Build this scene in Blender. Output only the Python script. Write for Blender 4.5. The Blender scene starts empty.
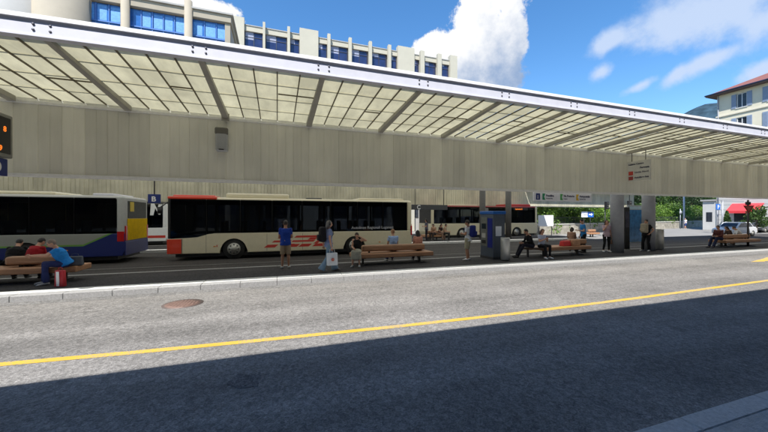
import bpy, bmesh, math, random
from mathutils import Vector, Matrix, Euler
R = math.radians
random.seed(7)
sc = bpy.context.scene
COL = sc.collection
# ------------------------------------------------------------------ survey helpers
FPX, CA, SA, EYE = 319.0, 0.3173, 0.9483, 2.05
def xc(u): return FPX * CA + (u - 384) * SA
def yc(u): return FPX * SA - (u - 384) * CA
def ratio(u): return xc(u) / yc(u)
def XatY(u, Y): return ratio(u) * Y
def YatX(u, X): return X / ratio(u)
def ZatY(u, v, Y): return EYE + (216 - v) * Y / yc(u)

# ------------------------------------------------------------------ materials
MATS = {}
def nt(name):
    m = bpy.data.materials.new(name); m.use_nodes = True
    n = m.node_tree.nodes; l = m.node_tree.links
    return m, n, l, n['Principled BSDF']
def mat(name, col, rough=.6, metal=0, var=.12, scale=6, bump=.0, bscale=60, spec=.5, emit=None, estr=1, stretch=None, coat=0):
    if name in MATS: return MATS[name]
    m, n, l, b = nt(name)
    b.inputs['Roughness'].default_value = rough; b.inputs['Metallic'].default_value = metal
    b.inputs['Specular IOR Level'].default_value = spec
    if coat: b.inputs['Coat Weight'].default_value = coat; b.inputs['Coat Roughness'].default_value = .08
    c = (*col, 1)
    tc = n.new('ShaderNodeTexCoord')
    src = tc.outputs['Object']
    if stretch:
        mp = n.new('ShaderNodeMapping'); mp.inputs['Scale'].default_value = stretch
        l.new(src, mp.inputs[0]); src = mp.outputs[0]
    if var > 0:
        nz = n.new('ShaderNodeTexNoise'); nz.inputs['Scale'].default_value = scale; nz.inputs['Detail'].default_value = 5
        nz.inputs['Roughness'].default_value = .6
        l.new(src, nz.inputs['Vector'])
        r = n.new('ShaderNodeValToRGB')
        r.color_ramp.elements[0].position = .3; r.color_ramp.elements[1].position = .72
        r.color_ramp.elements[0].color = (*[x * (1 - var) for x in col], 1)
        r.color_ramp.elements[1].color = (*[min(1, x * (1 + var)) for x in col], 1)
        l.new(nz.outputs[0], r.inputs[0]); l.new(r.outputs[0], b.inputs['Base Color'])
    else: b.inputs['Base Color'].default_value = c
    if bump > 0:
        nb = n.new('ShaderNodeTexNoise'); nb.inputs['Scale'].default_value = bscale; nb.inputs['Detail'].default_value = 3
        l.new(src, nb.inputs['Vector'])
        bp = n.new('ShaderNodeBump'); bp.inputs['Strength'].default_value = bump; bp.inputs['Distance'].default_value = .02
        l.new(nb.outputs[0], bp.inputs['Height']); l.new(bp.outputs[0], b.inputs['Normal'])
    if emit:
        b.inputs['Emission Color'].default_value = (*emit, 1); b.inputs['Emission Strength'].default_value = estr
    MATS[name] = m
    return m

def asphalt(name, base, wear=1.0, grain=1.0):
    m, n, l, b = nt(name)
    tc = n.new('ShaderNodeTexCoord'); P = tc.outputs['Object']
    def noise(sc_, det=4, vec=P, rough=.55):
        z = n.new('ShaderNodeTexNoise'); z.inputs['Scale'].default_value = sc_; z.inputs['Detail'].default_value = det
        z.inputs['Roughness'].default_value = rough; l.new(vec, z.inputs['Vector']); return z.outputs[0]
    def ramp(inp, p0, v0, p1, v1):
        r = n.new('ShaderNodeMapRange'); r.inputs[1].default_value = p0; r.inputs[2].default_value = p1
        r.inputs[3].default_value = v0; r.inputs[4].default_value = v1; l.new(inp, r.inputs[0]); return r.outputs[0]
    def mul(a, c):
        x = n.new('ShaderNodeMath'); x.operation = 'MULTIPLY'; l.new(a, x.inputs[0]); l.new(c, x.inputs[1]); return x.outputs[0]
    mp = n.new('ShaderNodeMapping'); mp.inputs['Scale'].default_value = (.10, 1.3, 1); l.new(P, mp.inputs[0])
    vo = n.new('ShaderNodeTexVoronoi'); vo.inputs['Scale'].default_value = 80; l.new(P, vo.inputs['Vector'])
    vs = n.new('ShaderNodeSeparateColor'); l.new(vo.outputs['Color'], vs.inputs[0])
    stone = ramp(vs.outputs[0], 0, 1 - .42 * grain, 1, 1 + .42 * grain)
    vo2 = n.new('ShaderNodeTexVoronoi'); vo2.inputs['Scale'].default_value = 26; l.new(P, vo2.inputs['Vector'])
    vs2 = n.new('ShaderNodeSeparateColor'); l.new(vo2.outputs['Color'], vs2.inputs[0])
    stone2 = ramp(vs2.outputs[1], 0, 1 - .30 * grain, 1, 1 + .30 * grain)
    mid = ramp(noise(9, 5), .3, .88, .7, 1.12)
    big = ramp(noise(.55, 4), .3, 1 - .14 * wear, .7, 1 + .12 * wear)
    lane = ramp(noise(1.0, 3, mp.outputs[0]), .3, 1 - .16 * wear, .7, 1 + .16 * wear)
    spots = ramp(noise(3.1, 6), .70, 1, .76, .62)
    # hairline cracks that wander, and stains dripped along the wheel paths
    wv = n.new('ShaderNodeVectorMath'); wv.operation = 'MULTIPLY_ADD'
    nc = n.new('ShaderNodeTexNoise'); nc.inputs['Scale'].default_value = 2.2; nc.inputs['Detail'].default_value = 6; l.new(P, nc.inputs['Vector'])
    l.new(nc.outputs['Color'], wv.inputs[0]); wv.inputs[1].default_value = (1.1, 1.1, 0); l.new(P, wv.inputs[2])
    vc = n.new('ShaderNodeTexVoronoi'); vc.feature = 'DISTANCE_TO_EDGE'; vc.inputs['Scale'].default_value = .27; l.new(wv.outputs[0], vc.inputs['Vector'])
    crack = ramp(vc.outputs['Distance'], .0015, .66, .005, 1)
    gate = ramp(noise(.33, 2), .50, 0, .60, 1)
    cg = n.new('ShaderNodeMix'); l.new(gate, cg.inputs[0]); cg.inputs[2].default_value = 1; l.new(crack, cg.inputs[3])
    sy = n.new('ShaderNodeSeparateXYZ'); l.new(P, sy.inputs[0])
    sn = n.new('ShaderNodeMath'); sn.operation = 'SINE'; sm_ = n.new('ShaderNodeMath'); sm_.operation = 'MULTIPLY_ADD'
    l.new(sy.outputs[1], sm_.inputs[0]); sm_.inputs[1].default_value = 3.6; sm_.inputs[2].default_value = .9; l.new(sm_.outputs[0], sn.inputs[0])
    track = ramp(sn.outputs[0], -1, 1 - .055 * wear, 1, 1 + .05 * wear)
    drip = ramp(noise(1.7, 2), .66, 1, .74, .80)
    f = mul(mul(mul(stone, stone2), mid), mul(mul(big, lane), mul(mul(spots, cg.outputs[0]), mul(track, drip))))
    cm = n.new('ShaderNodeVectorMath'); cm.operation = 'SCALE'; cm.inputs[0].default_value = base
    l.new(f, cm.inputs['Scale']); l.new(cm.outputs[0], b.inputs['Base Color'])
    b.inputs['Roughness'].default_value = .88; b.inputs['Specular IOR Level'].default_value = .15
    bp = n.new('ShaderNodeBump'); bp.inputs['Strength'].default_value = .7; bp.inputs['Distance'].default_value = .006
    l.new(vo.outputs['Distance'], bp.inputs['Height'])
    l.new(bp.outputs[0], b.inputs['Normal'])
    MATS[name] = m
    return m

def translucent(name, col, tr, dirt=.25, vert=True, pitch=None):
    """milky plastic sheet: part diffuse, part letting light through"""
    m, n, l, b = nt(name); n.remove(b)
    out = n['Material Output']
    tc = n.new('ShaderNodeTexCoord')
    mp = n.new('ShaderNodeMapping'); mp.inputs['Scale'].default_value = (3.0, 3.0, .35) if vert else (2.4, .8, 1)
    l.new(tc.outputs['Object'], mp.inputs[0])
    z1 = n.new('ShaderNodeTexNoise'); z1.inputs['Scale'].default_value = 1.6; z1.inputs['Detail'].default_value = 6; z1.inputs['Roughness'].default_value = .65
    l.new(mp.outputs[0], z1.inputs['Vector'])
    z2 = n.new('ShaderNodeTexNoise'); z2.inputs['Scale'].default_value = .9; z2.inputs['Detail'].default_value = 5; l.new(tc.outputs['Object'], z2.inputs['Vector'])
    mm = n.new('ShaderNodeMath'); mm.operation = 'ADD'; l.new(z1.outputs[0], mm.inputs[0]); l.new(z2.outputs[0], mm.inputs[1])
    mr = n.new('ShaderNodeMapRange'); mr.inputs[1].default_value = .75; mr.inputs[2].default_value = 1.25
    mr.inputs[3].default_value = 1 - dirt; mr.inputs[4].default_value = 1 + dirt * .3; l.new(mm.outputs[0], mr.inputs[0])
    # every sheet has aged a little differently
    fl = n.new('ShaderNodeVectorMath'); fl.operation = 'SNAP'; fl.inputs[1].default_value = (.5, 50, 50)
    l.new(tc.outputs['Object'], fl.inputs[0])
    wn = n.new('ShaderNodeTexWhiteNoise'); wn.noise_dimensions = '3D'; l.new(fl.outputs[0], wn.inputs[0])
    mr2 = n.new('ShaderNodeMapRange'); mr2.inputs[3].default_value = .88 if vert else .85; mr2.inputs[4].default_value = 1.05; l.new(wn.outputs[0], mr2.inputs[0])
    mq = n.new('ShaderNodeMath'); mq.operation = 'MULTIPLY'; l.new(mr.outputs[0], mq.inputs[0]); l.new(mr2.outputs[0], mq.inputs[1])
    val = mq.outputs[0]
    sp = n.new('ShaderNodeVectorMath'); sp.operation = 'SCALE'; sp.inputs[0].default_value = col; l.new(val, sp.inputs['Scale'])
    d = n.new('ShaderNodeBsdfDiffuse'); t = n.new('ShaderNodeBsdfTranslucent'); g = n.new('ShaderNodeBsdfGlossy'); g.inputs['Roughness'].default_value = .45
    l.new(sp.outputs[0], d.inputs[0]); l.new(sp.outputs[0], t.inputs[0])
    x = n.new('ShaderNodeMixShader'); x.inputs[0].default_value = tr; l.new(d.outputs[0], x.inputs[1]); l.new(t.outputs[0], x.inputs[2])
    y = n.new('ShaderNodeMixShader'); y.inputs[0].default_value = .05; l.new(x.outputs[0], y.inputs[1]); l.new(g.outputs[0], y.inputs[2])
    l.new(y.outputs[0], out.inputs[0])
    MATS[name] = m
    return m

def tinted_glass(name, tint, refl_rough=.03):
    m, n, l, b = nt(name); n.remove(b); out = n['Material Output']
    t = n.new('ShaderNodeBsdfTransparent'); t.inputs[0].default_value = (*tint, 1)
    g = n.new('ShaderNodeBsdfGlossy'); g.inputs['Roughness'].default_value = refl_rough; g.inputs[0].default_value = (.72, .72, .72, 1)
    f = n.new('ShaderNodeFresnel'); f.inputs[0].default_value = 1.45
    x = n.new('ShaderNodeMixShader'); l.new(f.outputs[0], x.inputs[0]); l.new(t.outputs[0], x.inputs[1]); l.new(g.outputs[0], x.inputs[2])
    l.new(x.outputs[0], out.inputs[0]); MATS[name] = m; return m

def leafmat(name, c0, c1):
    m, n, l, b = nt(name)
    g = n.new('ShaderNodeNewGeometry'); r = n.new('ShaderNodeValToRGB')
    r.color_ramp.elements[0].color = (*c0, 1); r.color_ramp.elements[1].color = (*c1, 1)
    l.new(g.outputs['Random Per Island'], r.inputs[0]); l.new(r.outputs[0], b.inputs['Base Color'])
    b.inputs['Roughness'].default_value = .55
    t = n.new('ShaderNodeBsdfTranslucent'); l.new(r.outputs[0], t.inputs[0])
    x = n.new('ShaderNodeMixShader'); x.inputs[0].default_value = .35
    l.new(b.outputs[0], x.inputs[1]); l.new(t.outputs[0], x.inputs[2]); l.new(x.outputs[0], n['Material Output'].inputs[0])
    MATS[name] = m; return m

# ------------------------------------------------------------------ mesh helpers
class MB:
    """collects shapes for ONE mesh object"""
    def __init__(s): s.bm = bmesh.new(); s.mi = 0; s.mats = []
    def m(s, material):
        if material not in s.mats: s.mats.append(material)
        s.mi = s.mats.index(material); return s
    def _tag(s, faces):
        for f in faces: f.material_index = s.mi
    def box(s, x0, y0, z0, x1, y1, z1, bev=0, seg=2, M=None):
        vs = [s.bm.verts.new(v) for v in ((x0,y0,z0),(x1,y0,z0),(x1,y1,z0),(x0,y1,z0),(x0,y0,z1),(x1,y0,z1),(x1,y1,z1),(x0,y1,z1))]
        fs = [s.bm.faces.new([vs[i] for i in q]) for q in ((3,2,1,0),(4,5,6,7),(0,1,5,4),(1,2,6,5),(2,3,7,6),(3,0,4,7))]
        s._tag(fs)
        if bev > 0:
            es = list({e for f in fs for e in f.edges})
            r = bmesh.ops.bevel(s.bm, geom=es, offset=bev, segments=seg, affect='EDGES', profile=.5)
            s._tag(r['faces']); vs = list({v for f in r['faces'] for v in f.verts} | {v for f in fs if f.is_valid for v in f.verts})
        if M is not None:
            for v in vs: v.co = M @ v.co
        return s
    def prism(s, pts, axis, a0, a1, bev=0):
        """polygon pts (2D) extruded along axis 'x','y','z' from a0 to a1"""
        def co(p, a):
            return {'x': (a, p[0], p[1]), 'y': (p[0], a, p[1]), 'z': (p[0], p[1], a)}[axis]
        A = [s.bm.verts.new(co(p, a0)) for p in pts]; B = [s.bm.verts.new(co(p, a1)) for p in pts]
        n = len(pts); fs = []
        fs.append(s.bm.faces.new(A)); fs.append(s.bm.faces.new(B[::-1]))
        for i in range(n): fs.append(s.bm.faces.new((A[(i+1) % n], A[i], B[i], B[(i+1) % n])))
        s._tag(fs)
        if bev > 0:
            es = list(set(list(fs[0].edges) + list(fs[1].edges)))
            r = bmesh.ops.bevel(s.bm, geom=es, offset=bev, segments=3, affect='EDGES', profile=.5); s._tag(r['faces'])
        return s
    def tube(s, pts, radii, seg=12, caps=True, flat=1.0, ref=None):
        """tapered tube through pts; radii scalars or (a,b)"""
        pts = [Vector(p) for p in pts]; rings = []
        n = len(pts)
        for i, p in enumerate(pts):
            d = (pts[min(i+1, n-1)] - pts[max(i-1, 0)])
            if d.length < 1e-9: d = Vector((0, 0, 1))
            d.normalize()
            rf = Vector(ref) if ref else (Vector((1, 0, 0)) if abs(d.x) < .8 else Vector((0, 1, 0)))
            a = (rf - d * rf.dot(d)).normalized(); b = d.cross(a)
            r = radii[i] if isinstance(radii, (list, tuple)) else radii
            ra, rb = r if isinstance(r, (list, tuple)) else (r, r * flat)
            rings.append([s.bm.verts.new(p + a * ra * math.cos(2*math.pi*k/seg) + b * rb * math.sin(2*math.pi*k/seg)) for k in range(seg)])
        fs = []
        for i in range(n-1):
            for k in range(seg):
                fs.append(s.bm.faces.new((rings[i][k], rings[i][(k+1) % seg], rings[i+1][(k+1) % seg], rings[i+1][k])))
        if caps:
            fs.append(s.bm.faces.new(rings[0][::-1])); fs.append(s.bm.faces.new(rings[-1]))
        for f in fs: f.smooth = True
        s._tag(fs); return s
    def ell(s, c, r, M=None, u=14, v=9):
        c = Vector(c)
        res = bmesh.ops.create_uvsphere(s.bm, u_segments=u, v_segments=v, radius=1)
        fs = set()
        for w in res['verts']:
            q = Vector((w.co.x * r[0], w.co.y * r[1], w.co.z * r[2]))
            if M is not None: q = M @ q
            w.co = q + c
            fs.update(w.link_faces)
        for f in fs: f.smooth = True
        s._tag(fs); return s
    def quad(s, a, b, c, d):
        vs = [s.bm.verts.new(p) for p in (a, b, c, d)]; s._tag([s.bm.faces.new(vs)]); return s
    def build(s, name, material=None, parent=None, smooth=False):
        bmesh.ops.recalc_face_normals(s.bm, faces=s.bm.faces[:]) if len(s.bm.faces) < 60000 else None
        me = bpy.data.meshes.new(name); s.bm.to_mesh(me); s.bm.free()
        for mm in (s.mats or [material]): me.materials.append(mm)
        if smooth:
            for p in me.polygons: p.use_smooth = True
        o = bpy.data.objects.new(name, me); COL.objects.link(o)
        if parent: o.parent = parent
        return o

def thing(name, label, cat, loc=(0, 0, 0), rz=0, group=None):
    o = bpy.data.objects.new(name, None); COL.objects.link(o)
    o.empty_display_size = .2
    o.location = loc; o.rotation_euler = (0, 0, rz); tag(o, label, cat, group); return o
def tag(o, label, cat, group=None):
    o['label'] = label; o['category'] = cat
    if group: o['group'] = group
    return o
def structure(o): o['kind'] = 'structure'; return o
def copy_tree(o, parent=None):
    c = o.copy(); COL.objects.link(c)
    if parent: c.parent = parent
    for ch in list(o.children): copy_tree(ch, c)
    return c
def text(name, body, size, material, parent, loc, rot, depth=.004, align='LEFT', bold=0.0, xs=1.0):
    cu = bpy.data.curves.new(name, 'FONT'); cu.body = body; cu.size = size; cu.extrude = depth; cu.align_x = align; cu.offset = bold
    t = bpy.data.objects.new(name, cu); COL.objects.link(t)
    dg = bpy.context.evaluated_depsgraph_get(); me = bpy.data.meshes.new_from_object(t.evaluated_get(dg))
    bpy.data.objects.remove(t)
    me.materials.clear(); me.materials.append(material)
    if xs != 1.0:
        for v in me.vertices: v.co.x *= xs
    o = bpy.data.objects.new(name, me); COL.objects.link(o)
    o.location = loc; o.rotation_euler = rot
    if parent: o.parent = parent
    return o

# ------------------------------------------------------------------ shared materials
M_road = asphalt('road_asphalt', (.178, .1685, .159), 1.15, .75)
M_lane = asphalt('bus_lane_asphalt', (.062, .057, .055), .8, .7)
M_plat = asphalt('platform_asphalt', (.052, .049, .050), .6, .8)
M_gut = asphalt('gutter_asphalt', (.165, .16, .155), 1.0, .9)
M_patch = asphalt('bitumen_patch', (.118, .115, .115), .6, .9)
M_granite = mat('kerb_granite', (.27, .265, .26), .8, var=.22, scale=30, bump=.35, bscale=90)
M_side = mat('pavement_concrete', (.44, .42, .40), .85, var=.2, scale=14, bump=.4, bscale=80)
def worn_paint(name, col, under=(.2, .195, .19), amount=.60):
    m, n, l, b = nt(name); tc = n.new('ShaderNodeTexCoord'); P = tc.outputs['Object']
    z = n.new('ShaderNodeTexNoise'); z.inputs['Scale'].default_value = 38; z.inputs['Detail'].default_value = 6; z.inputs['Roughness'].default_value = .7; l.new(P, z.inputs['Vector'])
    z2 = n.new('ShaderNodeTexNoise'); z2.inputs['Scale'].default_value = 1.3; z2.inputs['Detail'].default_value = 4; l.new(P, z2.inputs['Vector'])
    a = n.new('ShaderNodeMath'); a.operation = 'MULTIPLY_ADD'; l.new(z2.outputs[0], a.inputs[0]); a.inputs[1].default_value = .45; l.new(z.outputs[0], a.inputs[2])
    mr = n.new('ShaderNodeMapRange'); mr.inputs[1].default_value = amount + .19; mr.inputs[2].default_value = amount + .30; mr.inputs[3].default_value = .0; mr.inputs[4].default_value = .8; l.new(a.outputs[0], mr.inputs[0])
    mx = n.new('ShaderNodeMix'); mx.data_type = 'RGBA'; l.new(mr.outputs[0], mx.inputs[0]); mx.inputs[7].default_value = (*under, 1)
    r_ = n.new('ShaderNodeValToRGB'); r_.color_ramp.elements[0].color = (*[c*.78 for c in col], 1); r_.color_ramp.elements[1].color = (*col, 1); r_.color_ramp.elements[0].position = .3; r_.color_ramp.elements[1].position = .65
    l.new(z2.outputs[0], r_.inputs[0]); l.new(r_.outputs[0], mx.inputs[6]); l.new(mx.outputs[2], b.inputs['Base Color']); b.inputs['Roughness'].default_value = .8
    MATS[name] = m; return m
M_yel = worn_paint('yellow_road_paint', (.62, .385, .035), amount=.525)
M_whp = worn_paint('white_road_paint', (.26, .25, .24), (.08, .08, .08), .5)
M_sheet = translucent('milky_roof_sheet', (.73, .675, .45), .34, .24, vert=False)
M_rear = translucent('clear_rear_sheet', (.82, .79, .66), .56, .25, vert=False)
M_fas = translucent('milky_wall_sheet', (.88, .87, .81), .32, .10, vert=True)
M_far = translucent('milky_far_sheet', (.60, .565, .43), .26, .24, vert=True)
M_whm = mat('white_steel', (.60, .60, .66), .45, var=.06, scale=3)
M_coping = mat('white_coping', (.86, .86, .87), .5, var=.05, scale=3)
M_beam = mat('grey_beam_steel', (.36, .345, .30), .55, var=.1, scale=3)
M_rib = mat('brown_rib', (.15, .125, .08), .6, var=.1)
M_rail = mat('aluminium_rail', (.80, .80, .80), .38, metal=.0, var=.08, scale=8)
M_bolt = mat('dark_bolt', (.10, .10, .12), .5, var=0)
M_colm = mat('column_paint', (.30, .31, .345), .6, var=.08, scale=4, bump=.05, bscale=40)
M_black = mat('black_plastic', (.012, .012, .013), .5, var=.1)
M_dark = mat('dark_metal', (.035, .035, .04), .5, var=.1)
M_tyre = mat('tyre_rubber', (.018, .018, .018), .85, var=.15)
M_rim = mat('wheel_rim', (.45, .44, .40), .4, metal=.6, var=.08)
M_wood = mat('bench_wood', (.37, .19, .10), .6, var=.28, scale=3, bump=.15, bscale=30, stretch=(.6, 8, 8))
M_wood2 = mat('bench_bolster_wood', (.33, .18, .10), .6, var=.28, scale=3, bump=.15, bscale=30, stretch=(.6, 8, 8))
M_red = mat('red_paint', (.55, .045, .03), .35, var=.04, coat=.4)
M_orange = mat('orange_red_paint', (.66, .052, .022), .35, var=.04, coat=.4)
M_tail = mat('tail_light_red', (.45, .01, .01), .2, var=0)
M_cream = mat('cream_bus_paint', (.66, .60, .43), .32, var=.04, coat=.4)
M_white = mat('white_paint', (.78, .78, .77), .35, var=.04)
M_blue = mat('sign_blue', (.010, .026, .17), .4, var=.03)
M_signw = mat('sign_white', (.86, .87, .92), .45, var=.04)
M_txt = mat('text_dark', (.03, .035, .09), .6, var=0)
M_txtw = mat('text_white', (.8, .8, .8), .6, var=0)
M_green = mat('sign_green', (.015, .28, .12), .5, var=0)
M_green2 = mat('sign_light_green', (.10, .42, .12), .5, var=0)
M_yellow = mat('sign_yellow', (.75, .48, .03), .5, var=0)
M_glass = tinted_glass('tinted_bus_glass', (.34, .36, .39))
M_wglass = mat('window_glass_dark', (.03, .035, .045), .08, var=.3, scale=2)
M_led = mat('led_orange', (.9, .25, .03), .5, var=0, emit=(1, .22, .02), estr=.55)
M_bin = mat('bin_steel', (.52, .52, .50), .42, metal=.65, var=.12, scale=5)
M_skin = mat('skin', (.50, .27, .18), .55, var=.05, scale=12)
M_skin2 = mat('tanned_skin', (.36, .18, .11), .55, var=.05, scale=12)
M_lip = mat('lips', (.33, .10, .08), .5, var=0)
M_eye = mat('eye_dark', (.02, .015, .012), .2, var=0)
M_bark = mat('bark', (.10, .075, .05), .9, var=.3, scale=8, bump=.5, bscale=20)

def cloth(name, col): return mat('cloth_' + name, col, .85, var=.14, scale=14, bump=.35, bscale=45, spec=.2)

# ================================================================== SETTING
W = MB(); W.quad((-3000, -3000, -.02), (3500, -3000, -.02), (3500, 3500, -.02), (-3000, 3500, -.02))
structure(W.build('ground', mat('ground_paving', (.21, .20, .185), .85, var=.15, scale=.4, bump=.2, bscale=20)))
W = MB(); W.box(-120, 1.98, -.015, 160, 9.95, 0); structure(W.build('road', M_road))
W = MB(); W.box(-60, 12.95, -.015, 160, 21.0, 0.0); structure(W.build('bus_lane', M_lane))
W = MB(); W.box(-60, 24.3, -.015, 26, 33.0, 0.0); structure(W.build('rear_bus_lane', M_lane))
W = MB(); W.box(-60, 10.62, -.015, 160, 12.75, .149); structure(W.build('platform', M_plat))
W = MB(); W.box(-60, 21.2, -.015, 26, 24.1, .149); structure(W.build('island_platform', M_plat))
# kerbs: granite stones with joints
def kerbs(name, x0, x1, y0, y1, z1, step, m=M_granite, bev=.012):
    b = MB(); x = x0
    while x < x1:
        b.box(x, y0, -.12, min(x + step, x1) - .006, y1, z1 + random.uniform(-.0012, .0012), bev=bev, seg=1); x += step
    return structure(b.build(name, m))
kerbs('kerb', -60, 120, 9.95, 10.28, .15, 1.0)
kerbs('kerb_edging', -60, 120, 10.285, 10.62, .152, 2.0, mat('light_edging_stone', (.62, .61, .58), .75, var=.15, scale=20, bump=.2, bscale=70))
kerbs('platform_rear_kerb', -60, 120, 12.75, 12.95, .15, 1.0)
kerbs('island_kerb', -60, 26, 21.0, 21.2, .16, 1.0, mat('pale_kerb', (.6, .6, .58), .8, var=.12, scale=10))
kerbs('island_rear_kerb', -60, 26, 24.1, 24.3, .15, 1.0)
kerbs('near_kerb', -60, 60, 1.78, 1.98, .15, 1.2, mat('near_kerb_stone', (.50, .48, .46), .8, var=.2, scale=26, bump=.4, bscale=90))
W = MB(); W.box(-60, -8, -.1, 60, 1.775, .148); structure(W.build('pavement', M_side))
# markings: thin sheets with a slight real curve in plan
def strip(name, pts, w, z, m):
    b = MB(); L = []
    for i, p in enumerate(pts):
        d = (Vector(pts[min(i+1, len(pts)-1)]) - Vector(pts[max(i-1, 0)])).normalized(); nrm = Vector((-d.y, d.x))
        L.append((b.bm.verts.new((p[0] + nrm.x*w/2, p[1] + nrm.y*w/2, z)), b.bm.verts.new((p[0] - nrm.x*w/2, p[1] - nrm.y*w/2, z))))
    for i in range(len(L)-1): b.bm.faces.new((L[i][1], L[i+1][1], L[i+1][0], L[i][0]))
    return structure(b.build(name, m))
yl = [(XatY(u, 5), 2.05 / (v - 216) * yc(u)) for u, v in ((0, 364.5), (128, 353.5), (256, 340.7), (384, 328.0), (512, 314.5), (640, 298.5), (768, 280.5))]
yl = [(ratio(u) * y, y) for (x_, y), u in zip(yl, (0, 128, 256, 384, 512, 640, 768))]
# smooth it
ys = [p[1] for p in yl]; ys = [ys[0]] + [(ys[i-1] + 2*ys[i] + ys[i+1]) / 4 for i in range(1, len(ys)-1)] + [ys[-1]]
yl = [(-40, ys[0] + .25), (-12, ys[0] + .05)] + [(p[0], y) for p, y in zip(yl, ys)] + [(40, ys[-1] + .1), (110, ys[-1] + .6)]
strip('yellow_lane_line', yl, .14, .004, M_yel)
def poly(name, pts, z, m):
    b = MB(); b.bm.faces.new([b.bm.verts.new((p[0], p[1], z)) for p in pts]); return structure(b.build(name, m))
def g2(u, v, z=0):
    t = (EYE - z) / (v - 216); return (t * xc(u), t * yc(u))
poly('yellow_arrow_marking', [g2(750.5, 262.0), g2(764, 258.4), g2(766, 257.6), (28, 8.9), (28, 8.1), g2(766, 261.0), g2(764, 261.6)], .004, M_yel)
poly('asphalt_patch', [g2(226, 384), g2(238, 374), g2(262, 375), g2(258, 386), g2(240, 389)], .004, M_patch)
strip('gutter', [(-60, 9.78), (0, 9.79), (120, 9.78)], .33, .003, M_gut)
strip('lane_edge_line', [(-40, 15.1), (40, 15.1)], .10, .004, M_whp)
# manhole
mc = g2(183, 303.8)
mh = thing('manhole_cover', 'rusty brown round manhole cover set in the sunlit road near the kerb', 'manhole cover', (mc[0], mc[1], 0))
b = MB(); b.tube([(0, 0, -.01), (0, 0, .006)], .42, seg=40); b.build('rim', mat('manhole_rim', (.13, .10, .09), .6, metal=.4, var=.2), mh)
b = MB(); b.tube([(0, 0, -.01), (0, 0, .010)], .36, seg=40)
M_mh = mat('manhole_rust', (.17, .105, .085), .7, metal=.2, var=.25, scale=12)
for i in range(-4, 5):
    for j in range(-4, 5):
        if i*i + j*j < 18: b.box(i*.07-.022, j*.07-.022, .010, i*.07+.022, j*.07+.022, .014)
b.build('lid', M_mh, mh)

# mountain
def mountain():
    b = MB(); rnd = random.Random(3)
    from mathutils import noise as N
    peak = Vector((998 * ratio(709), 998)); n = 90; V = []
    for i in range(n):
        row = []
        for j in range(n):
            x = peak.x + (i - n/2) * 32; y = peak.y + (j - n/2) * 32
            d = math.hypot((x - peak.x) / 520, (y - peak.y) / 520)
            h = 566 * max(0, 1.085 - .66 * math.sqrt(d * d + .017))
            h += N.fractal(Vector((x/180, y/180, 2)), 1, 2, 5) * 26 * min(1, d * 2 + .1)
            row.append(b.bm.verts.new((x, y, max(-5, h) if d < 1.5 else -5)))
        V.append(row)
    for i in range(n-1):
        for j in range(n-1): b.bm.faces.new((V[i][j], V[i+1][j], V[i+1][j+1], V[i][j+1]))
    return structure(b.build('mountain', mat('hazed_wooded_slope', (.030, .055, .075), .95, var=.45, scale=.03, spec=.1), smooth=True))  # woods with the blue of distant haze painted into the base colour
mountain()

# ================================================================== CANOPY
LIPY, LIPZ = 7.42, 5.27
FY, FZ0, FZ1 = 10.9, 3.12, 5.10
RX0, RX1 = -16.5, 43.5
cano = thing('station_canopy', 'long milky plastic canopy over the bus platform with a white front edge beam', 'canopy', (0, FY, 0))
def CB(): return MB()
def off(o): o.location = (0, -FY, 0); return o      # geometry is in world metres, the Empty stands at the fascia foot
def cb(b, name, m): return off(b.build(name, m, cano))
def soff(Y): return FZ1 + (LIPZ - FZ1) * (FY - Y) / (FY - LIPY)
# lip beam: coping, web, bottom flange (the left end curves back a little)
def lipy(X):
    t = min(1, max(0, (-X - .5) / 9)); 
    return LIPY + .10 * (t ** 2) * 3 - .10
def sweep(b, prof):
    xs = [RX0 + i * .8 for i in range(int((RX1 - RX0) / .8) + 1)]
    rings = [[b.bm.verts.new((x, lipy(x) + p[0], p[1])) for p in prof] for x in xs]
    for i in range(len(xs)-1):
        for k in range(len(prof)):
            k2 = (k+1) % len(prof); b.bm.faces.new((rings[i][k], rings[i][k2], rings[i+1][k2], rings[i+1][k]))
    b.bm.faces.new(rings[0]); b.bm.faces.new(rings[-1][::-1])
b = CB(); sweep(b, [(-.045, LIPZ+.285), (.22, LIPZ+.315), (.22, LIPZ+.36), (-.045, LIPZ+.36)]); cb(b, 'coping', M_coping)
b = CB(); sweep(b, [(0, LIPZ-.0), (.03, LIPZ-.0), (.03, LIPZ+.298), (0, LIPZ+.298)]); cb(b, 'edge_beam', M_whm)
b = CB(); sweep(b, [(-.03, LIPZ-.025), (.12, LIPZ-.025), (.12, LIPZ-.003), (-.03, LIPZ-.003)]); cb(b, 'bottom_flange', M_whm)
b = CB(); b.box(RX0, FY - .035, FZ0 - .045, RX1, FY + .07, FZ0 + .055, bev=.01, seg=1); cb(b, 'bottom_rail', M_rail)
b = CB(); b.box(RX0, FY - .045, FZ1 - .10, RX1, FY + .0, FZ1 - .02, bev=.01, seg=1); cb(b, 'top_rail', M_rail)
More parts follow.
